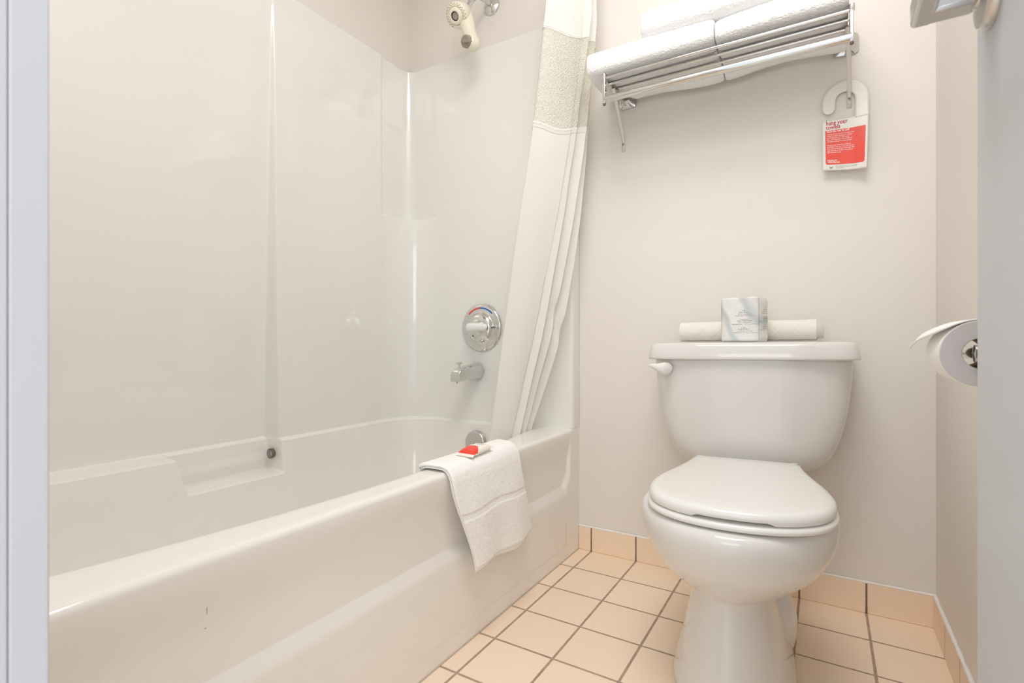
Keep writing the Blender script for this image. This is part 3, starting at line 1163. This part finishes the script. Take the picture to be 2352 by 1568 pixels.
rows = []
for i in range(25):
    h = HW_ * i / 24
    ins = 0.0025 * (1 - min(1, min(i, 24 - i) / 2))
    r_ = [wrap_pt(-205 + 360 * j / 96, h, -ins) for j in range(96)]
    rows.append(r_)
for s in (0.85, 0.6, 0.35, 0.2):
    rows.append([(lerp(CXR, p[0], s), lerp(CYR, p[1], s), ZB + HW_ - 0.002 * (1 - s)) for p in rows[24]])
wrp = MB().grid(rows, True, True, True)
obj('wrapper', wrp, M['wrapper'], tr, sharp=60)
# overlapping paper flap whose free edge makes the vertical seam
rows = []
for i in range(25):
    h = 0.0 + (HW_ + 0.001) * i / 24
    rows.append([wrap_pt(lerp(-60, 40, k / 30), h, 0.0006 + 0.0052 * ss(0.4, 1.0, k / 30)) for k in range(31)])
obj('wrapper_flap', MB().grid(rows), M['wrapper'], tr, sharp=60, solid=0.0003)


def wrap_text(lines, a_mid, z_top, scale, m, dr):
    mb = MB()
    h = z_top
    for txt, size, lead in lines:
        t = text_mesh(txt, size * scale, 'CENTER')
        vv = [wrap_pt(a_mid + math.degrees(x / RW), h + y, dr(a_mid + math.degrees(x / RW))) for x, y, _ in t.v]
        mb.add(vv, t.f)
        h -= lead * scale
    return mb


LN = [('2-Ply', .0036, .0043), ('Bath Tissue', .0044, .0043), ('White \u2022 Unscented', .0036, .0042), ('500 Sheets/Roll \u2022 4 in x 3.75 in', .0034, .0088),
      ('2 \u00e9paisseurs', .0036, .0043), ('Papier hygi\u00e9nique', .0044, .0043), ('Blanc \u2022 Inodore', .0036, .0042), ('500 feuilles/rouleau \u2022 10,16 cm x 9,52 cm', .0034, .0086),
      ('2 capas', .0036, .0043), ('Papel De Ba\u00f1o', .0044, .0043), ('Color Blanco \u2022 Sin olor', .0036, .0042), ('500 Hojas/Rollo \u2022 10,16 cm x 9,52 cm', .0034, .0043)]
obj('lettering', wrap_text(LN, 6, 0.076, 1.0, None, lambda a: 0.0012 + 0.0052 * ss(0.4, 1.0, (a + 60) / 100)), M['greyink'], tr, smooth=False)
obj('lettering', wrap_text(LN, 78, 0.083, 1.0, None, lambda a: 0.0010), M['greyink'], tr, smooth=False)

# ------------------------------------------------------------------ towel rack
RX0, RX1, RY, RZT, RZB = -0.5475, 0.0525, 1.4250, 1.4700, 1.4030
rk = thing('towel_rack', 'chrome hotel towel rack with shelf rails and towel bar above the toilet', 'towel rack', (-0.25, YB, 1.47))


def rbox(a, b):
    return MB().box(a, b)


for i, (px_, pz_) in enumerate(((-0.545, 1.4795), (0.0475, 1.4835))):
    w = 0.0275
    g = []
    for k, (s, d) in enumerate(((1.0, 0.0), (1.0, 0.003), (0.97, 0.005), (0.80, 0.007), (0.45, 0.016), (0.30, 0.022))):
        r_ = []
        for j in range(40):
            u, v = sup(math.cos(2 * math.pi * j / 40), math.sin(2 * math.pi * j / 40), 6 if s > 0.5 else 4)
            r_.append((px_ + w * s * u, YB - 0.0006 - d, pz_ + w * s * v))
        g.append(r_)
    obj('wall_plate', MB().grid(g, True, True, True), M['chrome'], rk, sharp=35)
rails = []
for x, pz_ in ((RX0, 1.4795), (RX1, 1.4835)):
    a = obj('side_arm', rbox((x - 0.0035, RY - 0.002, 1.4580), (x + 0.0035, YB - 0.012, 1.4720)), M['chrome'], rk, bevel=0.0012)
    obj('front_post', rbox((x - 0.0045, RY - 0.0085, RZB - 0.013), (x + 0.0045, RY + 0.0045, RZT - 0.0075)), M['chrome'], rk, bevel=0.0022)
    obj('post_cap', MB().lathe([(0.0, -0.0085), (0.0055, -0.008), (0.0062, -0.006), (0.0062, 0.006), (0.0055, 0.008), (0, 0.0085)], (x, RY - 0.002, RZT), (0, 0, 1), 24), M['chrome'], rk)
    obj('post_screw', MB().lathe([(0.0, 0.0115), (0.0035, 0.0112), (0.0042, 0.009), (0.0042, 0)], (x, RY - 0.002, RZB - 0.006), (0, 0, -1), 20), M['darkmetal'], rk)
for y in (RY, 1.4650, 1.5080):
    obj('shelf_rail', MB().tube([(RX0, y, RZT - 0.004), (RX1, y, RZT - 0.004)], 0.0042, 16), M['chrome'], rk)
obj('towel_bar', MB().tube([(RX0, RY - 0.001, RZB), (RX1, RY - 0.001, RZB)], 0.0098, 28), M['chrome'], rk)
# added flat support strips down to the wall
for x, xw in ((RX0 + 0.006, -0.5598), (RX1 - 0.005, 0.0545)):
    w = 0.0052
    pts = [(x, 1.478, 1.4560), (x, 1.484, 1.4540), (lerp(x, xw, 0.5), 1.5530, 1.4060), (xw, YB - 0.0075, 1.3570), (xw, YB - 0.0030, 1.3520), (xw, YB - 0.0022, 1.3180)]
    g = [[(p[0] - w, p[1], p[2]), (p[0] + w, p[1], p[2])] for p in pts]
    st = obj('support_strip', MB().grid(g), M['alu'], rk, solid=0.0022, sharp=20)
    st['label'] = 'flat dull aluminium support strip'
    s_, k_ = screw_head(rk, (xw, YB - 0.0040, 1.3395), (0, -1, 0), 0.0045)
    obj('screw_slot', k_, M['slot'], s_)
    obj('rivet', MB().lathe([(0, 0.004), (0.0030, 0.0035), (0.0038, 0.001), (0.0038, -0.001)], (x + (0.0 if x < -0.3 else 0.0), 1.492, 1.4640), (1 if x < -0.3 else -1, 0, 0), 16), M['orange'], rk)


# ------------------------------------------------------------------ folded bath towels
def towel_mesh(x0, x1, yc, hd, z0, z1, seed, e=3.2, lay=2, droop=0.0):
    mb = MB()
    nx, na = 150, 168
    cx, hl = (x0 + x1) / 2, (x1 - x0) / 2
    rows_ = []
    for i in range(nx + 1):
        t = -1 + 2 * i / nx
        tt = math.copysign(1 - (1 - abs(t)) ** 1.25, t)
        x = cx + hl * tt
        end = (1 - abs(tt) ** 16) ** 0.35 if abs(tt) < 1 else 0.0
        end = max(end, 0.05)
        sh = 0.80 + 0.20 * end
        r_ = []
        for j in range(na):
            a = 2 * math.pi * j / na
            u, w = sup(math.cos(a), math.sin(a), e)
            sag = 0.012 * noise.noise(Vector((x * 6 + seed, u * 1.3, seed)))
            y = yc + hd * (0.9 + 0.1 * end) * u
            zc_, hz = (z0 + z1) / 2, (z1 - z0) / 2
            z = zc_ + hz * sh * w * (1 if w < 0 else 1 - 0.10 * abs(u) ** 2) + sag * lerp(0.15, 1.0, ss(-0.5, 0.5, w))
            if droop and w < 0:
                z -= droop * ss(RX0 + 0.006, RX0 + 0.05, x) * ss(1.515, 1.590, y) * min(1, -w * 1.5) * (0.75 + 0.25 * math.sin(x * 17))
            fold = 0.0
            if abs(w) < 0.75:
                for q in range(lay):
                    zz = -0.45 + 0.9 * (q + 0.5) / lay
                    fold += 0.0
            p = Vector((x, y, z))
            f1 = noise.noise(p * 420 + Vector((seed, 0, 0))) * 0.0016 + noise.noise(p * 170 + Vector((0, seed, 0))) * 0.0007
            n = Vector((0.25 * tt ** 9, u, w)).normalized()
            r_.append(p + n * f1)
        rows_.append(r_)
    return mb.grid(rows_, True, True, True)


for nm, lab, args in (
        ('bath_towel', 'folded white bath towel at the left end of the rack shelf', (-0.598, -0.2465, 1.505, 0.100, 1.4715, 1.5480, 1.0, 4.6, 2, 0.028)),
        ('bath_towel.001', 'folded white bath towel at the right end of the rack shelf, beside the door hanger', (-0.2435, 0.0475, 1.505, 0.100, 1.4715, 1.5430, 5.0, 4.6, 2, 0.028)),
        ('bath_towel.002', 'folded white bath towel lying on top of the other two on the rack', (-0.440, -0.100, 1.510, 0.098, 1.5430, 1.6300, 9.0, 4.2))):
    o = obj('bath_towel', towel_mesh(*args), M['terry'], None, sharp=180, base=((args[0] + args[1]) / 2, args[2], args[4]))
    tag(o, lab, 'towel', 'folded bath towels on the rack')

# ------------------------------------------------------------------ door-hanger card on the rack's right strip
ch = thing('door_hanger_card', 'white door hanger card with red panel hooked on the rack\'s right support strip', 'sign', (0.045, YB, 1.15))


def card_y(x, z):
    # hangs close to the wall at the hook, stands off and curls towards the bottom right
    k = ss(1.38, 1.14, z)
    return YB - 0.0072 - 0.0170 * k - 0.010 * ss(0.05, 0.10, x) * k + 0.004 * math.sin((x + 0.01) * 28) * k


BLc, TLc, TRc, BRc = Vector((-0.0050, 1.1560)), Vector((-0.0070, 1.2900)), Vector((0.0960, 1.2880)), Vector((0.0905, 1.1450))


def card_uv(u, v, off=0.0):
    a = BLc.lerp(BRc, u)
    b = TLc.lerp(TRc, u)
    p = a.lerp(b, v)
    return (p.x, card_y(p.x, p.y) - off, p.y)


cm = MB()
cm.grid([[card_uv(i / 24, j / 30) for i in range(25)] for j in range(31)])
# hook
path = []
for k in range(7):
    path.append((0.0082, lerp(1.322, 1.338, k / 6)))
for k in range(1, 24):
    a = math.pi * (1 - k / 24)
    path.append((0.0452 + 0.0370 * math.cos(a), 1.338 + 0.0370 * math.sin(a)))
for k in range(13):
    path.append((lerp(0.0822, 0.0816, k / 12), lerp(1.338, 1.284, k / 12)))
g = []
for i, p in enumerate(path):
    a = Vector(path[max(0, i - 1)])
    b = Vector(path[min(len(path) - 1, i + 1)])
    t_ = (b - a).normalized()
    n_ = Vector((-t_.y, t_.x))
    g.append([Vector(p) + n_ * lerp(-0.0150, 0.0150, k / 6) for k in range(7)])
cap = []
for k in range(6, 0, -1):
    a = math.pi / 2 * k / 6.2
    cap.append([Vector((0.0082 - lerp(-0.0150, 0.0150, q / 6) * math.cos(a), 1.322 - 0.015 * math.sin(a))) for q in range(7)])
g = cap + g
cm.grid([[(p.x, card_y(p.x, p.y), p.y) for p in r_] for r_ in g])
obj('card', cm, M['card'], ch, sharp=80, solid=0.0006)
U0, U1, V0, V1 = 0.068, 0.945, 0.115, 0.795
pn = []
for j in range(31):
    v = lerp(V0, V1, j / 30)
    rr = 0.0
    dv = (v - V0)
    rr = 0.035 * (1 - math.sqrt(max(0, 1 - (1 - min(1, dv / 0.028)) ** 2)))
    pn.append([card_uv(lerp(U0 + rr, U1 - rr, i / 24), v, 0.0007) for i in range(25)])
obj('red_panel', MB().grid(pn), M['red'], ch, sharp=80)


def card_text(lines, u0, v0, m, off, size=1.0, bold=0.0, lead=1.15):
    mb = MB()
    v = v0
    for txt in lines:
        if txt:
            t = text_mesh(txt, size, 'LEFT', bold)
            mb.add([card_uv(u0 + x, v + y, off) for x, y, _ in t.v], t.f)
        v -= size * lead
    return obj('lettering', mb, m, ch, smooth=False)


card_text(['hang your', 'towels'], 0.085, 0.905, M['crimson'], 0.0009, 0.118, 0.0012, 0.72)
card_text(['leave the rest to us\u00ae'], 0.105, 0.752, M['cardink'], 0.0012, 0.058, 0.0010)
card_text(['Helping the environment has never been', 'easier. By simply reusing your towels,', "you'll conserve water and energy.", 'Plus you\'ll help reduce the amount of', 'detergent entering our water system.', '',
           "Hang up your towels if you'd like to", 'participate; if not, just leave them on the', "floor, and we'll bring you clean ones. Rest", "easy knowing you've done your part to", 'help the environment.'],
          0.105, 0.702, M['cardink'], 0.0012, 0.0365, 0.0002, 0.99)
card_text(['ramada.com', '1-800-2Ramada'], 0.105, 0.182, M['cardink'], 0.0012, 0.046, 0.0008, 0.82)
card_text(['\u00a92012 All rights reserved. All hotels are independently', 'owned and operated except certain hotels managed or', 'owned by an affiliate.'], 0.30, 0.078, M['greyink'], 0.0009, 0.0215, 0.0, 0.95)
lg = MB()
lg.add([card_uv(u, v, 0.0010) for u, v in ((0.150, 0.062), (0.185, 0.050), (0.215, 0.066), (0.245, 0.072), (0.215, 0.044), (0.188, 0.034))], [(0, 1, 2, 3, 4, 5)])
obj('emblem', lg, M['green'], ch, smooth=False)
lg = MB().add([card_uv(u, v, 0.0012) for u, v in ((0.150, 0.066), (0.168, 0.076), (0.186, 0.064), (0.178, 0.052))], [(0, 1, 2, 3)])
obj('emblem', lg, M['yellow'], ch, smooth=False)

# ------------------------------------------------------------------ toilet paper on the right wall
ph = thing('toilet_paper_holder', 'chrome toilet paper holder on the right wall, behind the door edge', 'toilet paper holder', (XR, 0.95, 0.69))
PX, PZ, PY0, PY1 = 0.1760, 0.6880, 0.900, 1.010
for y in (PY0 - 0.011, PY1 + 0.012):
    pb = MB().lathe([(0, 0), (0.021, 0), (0.021, 0.004), (0.016, 0.009), (0.009, 0.014), (0.008, 0.05), (0.011, 0.056), (0.011, 0.066), (0, 0.068)], (XR - 0.0005, y, PZ + 0.0), (-1, 0, 0), 32)
    obj('post', pb, M['chrome'], ph)
obj('roller', MB().tube([(PX, PY0 - 0.010, PZ), (PX, PY0 + 0.01, PZ), (PX, PY0 + 0.0101, PZ), (PX, PY1 + 0.011, PZ)], [0.006, 0.006, 0.0085, 0.0085], 24), M['chrome'], ph)
tp = thing('toilet_paper_roll', 'half-used white toilet paper roll with loose end hanging on the wall holder', 'toilet roll', (PX, 0.95, PZ))
RO, RI = 0.0437, 0.0205
prof = [(RI, 0.0), (RO - 0.001, 0.0), (RO, 0.0012)]
side = MB()
n = 72
circ = lambda r, y: [(PX + r * math.cos(2 * math.pi * k / n), y, PZ + r * math.sin(2 * math.pi * k / n)) for k in range(n)]
side.grid([circ(RO, PY0 + 0.0012), circ(RO, PY0 + 0.03), circ(RO, PY1 - 0.0012)], True)
obj('paper', side, M['tissue'], tp)
obj('roll_face', MB().grid([circ(RO, PY0 + 0.0012), circ(RO - 0.001, PY0), circ(RI, PY0)], True), M['tissueface'], tp)
obj('roll_face', MB().grid([circ(RO, PY1 - 0.0012), circ(RO - 0.001, PY1), circ(RI, PY1)], True), M['tissueface'], tp)
obj('core', MB().grid([circ(RI, PY0 + 0.0003), circ(RI, PY1 - 0.0003)], True), mat('cardboard', (0.55, 0.45, 0.35), 0.9), tp, solid=0.0012)
fl2 = []
flap = [(PX + 0.012, PZ + RO + 0.0005), (PX - 0.004, PZ + RO + 0.0014), (PX - 0.018, PZ + RO - 0.0015), (PX - 0.034, PZ + RO - 0.0085), (PX - 0.048, PZ + RO - 0.0175), (PX - 0.056, PZ + RO - 0.0270), (PX - 0.0640, PZ + RO - 0.0390)]
fp = [Vector(p) for p in flap]
for k in range(37):
    i = k / 6
    q = min(len(fp) - 2, int(i))
    t = i - q
    p0, p1, p2, p3 = fp[max(0, q - 1)], fp[q], fp[q + 1], fp[min(len(fp) - 1, q + 2)]
    p = 0.5 * ((2 * p1) + (p2 - p0) * t + (2 * p0 - 5 * p1 + 4 * p2 - p3) * t * t + (3 * p1 - p0 - 3 * p2 + p3) * t ** 3)
    # the torn end runs to a point at the far side
    near = lerp(PY0 + 0.001, PY1 - 0.006, ss(18, 37, k))
    fl2.append([(p.x, lerp(near, PY1 - 0.002, q_ / 8), p.y + 0.004 * ss(24, 36, k) * (1 - q_ / 8)) for q_ in range(9)])
obj('loose_sheet', MB().grid(fl2), M['tissue'], tp, solid=0.0022)

# ------------------------------------------------------------------ towel mat on the tub rim and soap packet
HM = thing('hand_towel', 'white terry towel draped over the tub rim', 'towel', (-0.76, 1.05, ZR))


def drape(s, t, lay=0):
    """s 0..1 along the rim, t length along the drape (m)"""
    path_ = [(0.0, -0.8170, 0.330), (0.045, -0.8050, 0.372), (0.085, -0.7950, 0.402), (0.095, -0.790, 0.4090), (0.105, -0.782, 0.4135), (0.120, -0.770, 0.4155), (0.150, -0.750, 0.4160),
             (0.172, -0.7290, 0.4160), (0.184, -0.7175, 0.4125), (0.196, -0.7105, 0.4040), (0.212, -0.7070, 0.390), (0.30, -0.7010, 0.305), (0.44, -0.6975, 0.168)]
    x, z = tab([(a, b, c) for a, b, c in path_], t)
    hang = ss(0.19, 0.46, t)
    y0 = lerp(0.902, 0.982, hang)
    y1 = lerp(1.192, 1.252, hang)
    y1 = lerp(1.205, y1, ss(0.08, 0.2, t))
    y = lerp(y0, y1, s)
    wav = 0.0065 * math.sin(s * 10.5 + 0.6) * ss(0.22, 0.42, t)
    x += wav + 0.004 * math.sin(s * 4.0) * ss(0.2, 0.3, t)
    z += 0.006 * ss(0.35, 0.85, s) * ss(0.09, 0.13, t) * (1 - ss(0.17, 0.23, t)) + 0.004 * math.sin(s * 7) * ss(0.4, 0.44, t)
    x += 0.004 * ss(0.6, 0.95, s) * ss(0.20, 0.3, t)
    return Vector((x, y, z))


def sheet(t0, t1, ns, nt, off, thick, seed, band=None, rough=1.0, s0=0.0, s1=1.0):
    """closed terry slab following the drape"""
    G = [[drape(lerp(s0, s1, i / ns), lerp(t0, t1, j / nt)) for i in range(ns + 1)] for j in range(nt + 1)]

    def nrm(j, i):
        a = G[min(nt, j + 1)][i] - G[max(0, j - 1)][i]
        b = G[j][min(ns, i + 1)] - G[j][max(0, i - 1)]
        n_ = b.cross(a)
        n_.normalize()
        if n_.x + n_.z < 0:
            n_ = -n_
        return n_
    top, bot = [], []
    for j in range(nt + 1):
        r1, r2 = [], []
        for i in range(ns + 1):
            p = G[j][i]
            n_ = nrm(j, i)
            t = lerp(t0, t1, j / nt)
            e = min(i, ns - i) / ns * 0.30
            e2 = min(j, nt - j) / nt * (t1 - t0)
            rnd = math.sqrt(max(0.0, 1 - (1 - min(1, e / (thick * 0.6))) ** 2)) * math.sqrt(max(0.0, 1 - (1 - min(1, e2 / (thick * 0.6))) ** 2))
            f = rough * (noise.noise(p * 520 + Vector((seed, 0, 0))) * 0.0011 + noise.noise(p * 120) * 0.0004)
            if band and band[0] < t - 0.004 * math.sin(i / ns * 9) < band[1]:
                f = -0.0022
            mid = off + thick / 2
            r1.append(p + n_ * (mid + thick / 2 * rnd + f))
            r2.append(p + n_ * (mid - thick / 2 * rnd))
        top.append(r1)
        bot.append(r2)
    mb = MB().grid(top).grid(bot)
    # close the edges
    edge_t = [top[0][i] for i in range(ns + 1)] + [top[j][ns] for j in range(1, nt + 1)] + [top[nt][i] for i in range(ns - 1, -1, -1)] + [top[j][0] for j in range(nt - 1, 0, -1)]
    edge_b = [bot[0][i] for i in range(ns + 1)] + [bot[j][ns] for j in range(1, nt + 1)] + [bot[nt][i] for i in range(ns - 1, -1, -1)] + [bot[j][0] for j in range(nt - 1, 0, -1)]
    mb.grid([edge_t, edge_b], True)
    return mb


obj('outer_layer', sheet(0.0, 0.425, 150, 215, 0.0055, 0.0080, 3.0, band=(0.288, 0.304)), M['terrywarm'], HM, sharp=180)
obj('inner_layer', sheet(0.0, 0.438, 60, 90, 0.0004, 0.0050, 8.0), M['terrywarm'], HM, sharp=180)
hemg = MB()
for t0_, t1_, dn in ((0.2900, 0.3025, 0.0113),):
    g = []
    for j in range(5):
        r_ = []
        for i in range(81):
            s = i / 80 * 0.996 + 0.002
            t = lerp(t0_, t1_, j / 4) + 0.004 * math.sin(s * 9)
            p = drape(s, t)
            r_.append(p + Vector((dn, 0, 0.0)))
        g.append(r_)
    hemg.grid(g)
obj('woven_band', hemg, M['weave'], HM, sharp=180)['label'] = 'flat woven band'

sk = thing('soap_packet', 'small red and cream wrapped soap bar on the towel over the tub rim', 'soap', (-0.755, 1.045, 0.438))
# pillow: local u across, v along
ub = Vector((0.046, -0.002, 0))
o0 = Vector((-0.7555, 0.9925, 0.4262))
vb = Vector((0.0005, 0.0930, 0.0060))


def pk(u, v, side, extra=0.0):
    e = max(0.0, 1 - abs(2 * u - 1) ** 5) ** 0.5 * max(0.0, 1 - abs(2 * min(1, max(0, (v - 0.10) / 0.80)) - 1) ** 4) ** 0.5
    if v < 0.10 or v > 0.90:
        e = 0.0
    h = 0.0105 * e
    wr = 0.0008 * noise.noise(Vector((u * 5, v * 9, 4)))
    zz = (h + wr * (0.3 + e)) if side > 0 else -h * 0.7
    # the flat seal at the near end bends down onto the towel
    p = o0 + ub * (u + (u - 0.5) * 0.10 * (1 if v < 0.12 else 0)) + vb * v
    return p + Vector((0, 0, 0.0085 + zz + side * 0.0004 - 0.004 * (1 - ss(0, 0.12, v)) + extra))


N1, N2 = 24, 48
v_red = lambda u: 0.50 - 0.10 * (2 * u - 1) ** 2 - 0.12 * (u > 0.5) * (2 * u - 1) ** 2
cream, redm = MB(), MB()
cream.grid([[pk(i / N1, lerp(v_red(i / N1), 1.0, j / N2), 1) for i in range(N1 + 1)] for j in range(N2 + 1)])
cream.grid([[pk(i / N1, j / N2, -1) for i in range(N1 + 1)] for j in range(N2 + 1)])
cream.grid([[pk(0, j / N2, s_) for j in range(N2 + 1)] for s_ in (1, -1)])
cream.grid([[pk(1, j / N2, s_) for j in range(N2 + 1)] for s_ in (1, -1)])
cream.grid([[pk(i / N1, lerp(0, 0.10, j / 6), 1) for i in range(N1 + 1)] for j in range(7)])
redm.grid([[pk(i / N1, lerp(0.10, v_red(i / N1), j / N2), 1) for i in range(N1 + 1)] for j in range(N2 + 1)])
obj('wrapper', cream, M['packet'], sk, sharp=60)
obj('red_end', redm, M['packetred'], sk, sharp=60)['label'] = 'red printed end of the wrapper'
tk = MB()
for i, (s, w) in enumerate((('Bath Soap', 0.0075), ('Net Wt 0.75 oz', 0.0050))):
    t = text_mesh(s, w, 'LEFT')
    tk.add([pk(0.52 + 0.17 * i - y / 0.046, 0.60 + x / 0.093, 1, 0.0004) for x, y, _ in t.v], t.f)
obj('lettering', tk, M['greyink'], sk, smooth=False)

# ------------------------------------------------------------------ open door with lever handle
DX, DY0, DY1 = 0.132, YF + 0.025, 0.694
dr = bpy.data.objects.new('door_1', None)
COL.objects.link(dr)
dr.location = (DX, DY0, 0)
dr['kind'] = 'structure'
tag(dr, 'grey painted door standing open at the right edge', 'door')
obj('door_leaf', MB().box((DX, DY0, 0.012), (DX + 0.035, DY1, 2.03)), M['doorpaint'], dr, bevel=0.0015)
for z in (0.25, 1.05, 1.80):
    obj('hinge', MB().tube([(DX + 0.002, DY0 - 0.004, z - 0.045), (DX + 0.002, DY0 - 0.004, z + 0.045)], 0.006, 16), M['steel'], dr)
HY_, HZ_ = 0.634, 1.0265
lh = obj('lever_handle', MB().lathe([(0, 0.0), (0.033, 0.0), (0.033, 0.005), (0.030, 0.009), (0.014, 0.011), (0.012, 0.018), (0, 0.018)], (DX, HY_, HZ_), (-1, 0, 0), 48), M['steel'], dr)
lh['label'] = 'brushed steel lever handle'
obj('lever', MB().box((DX - 0.050, HY_ - 0.012, HZ_ - 0.013), (DX - 0.012, HY_ + 0.012, HZ_ + 0.013)).box((DX - 0.060, HY_ - 0.115, HZ_ - 0.013), (DX - 0.042, HY_ + 0.013, HZ_ + 0.013)), M['steel'], lh, bevel=0.004)
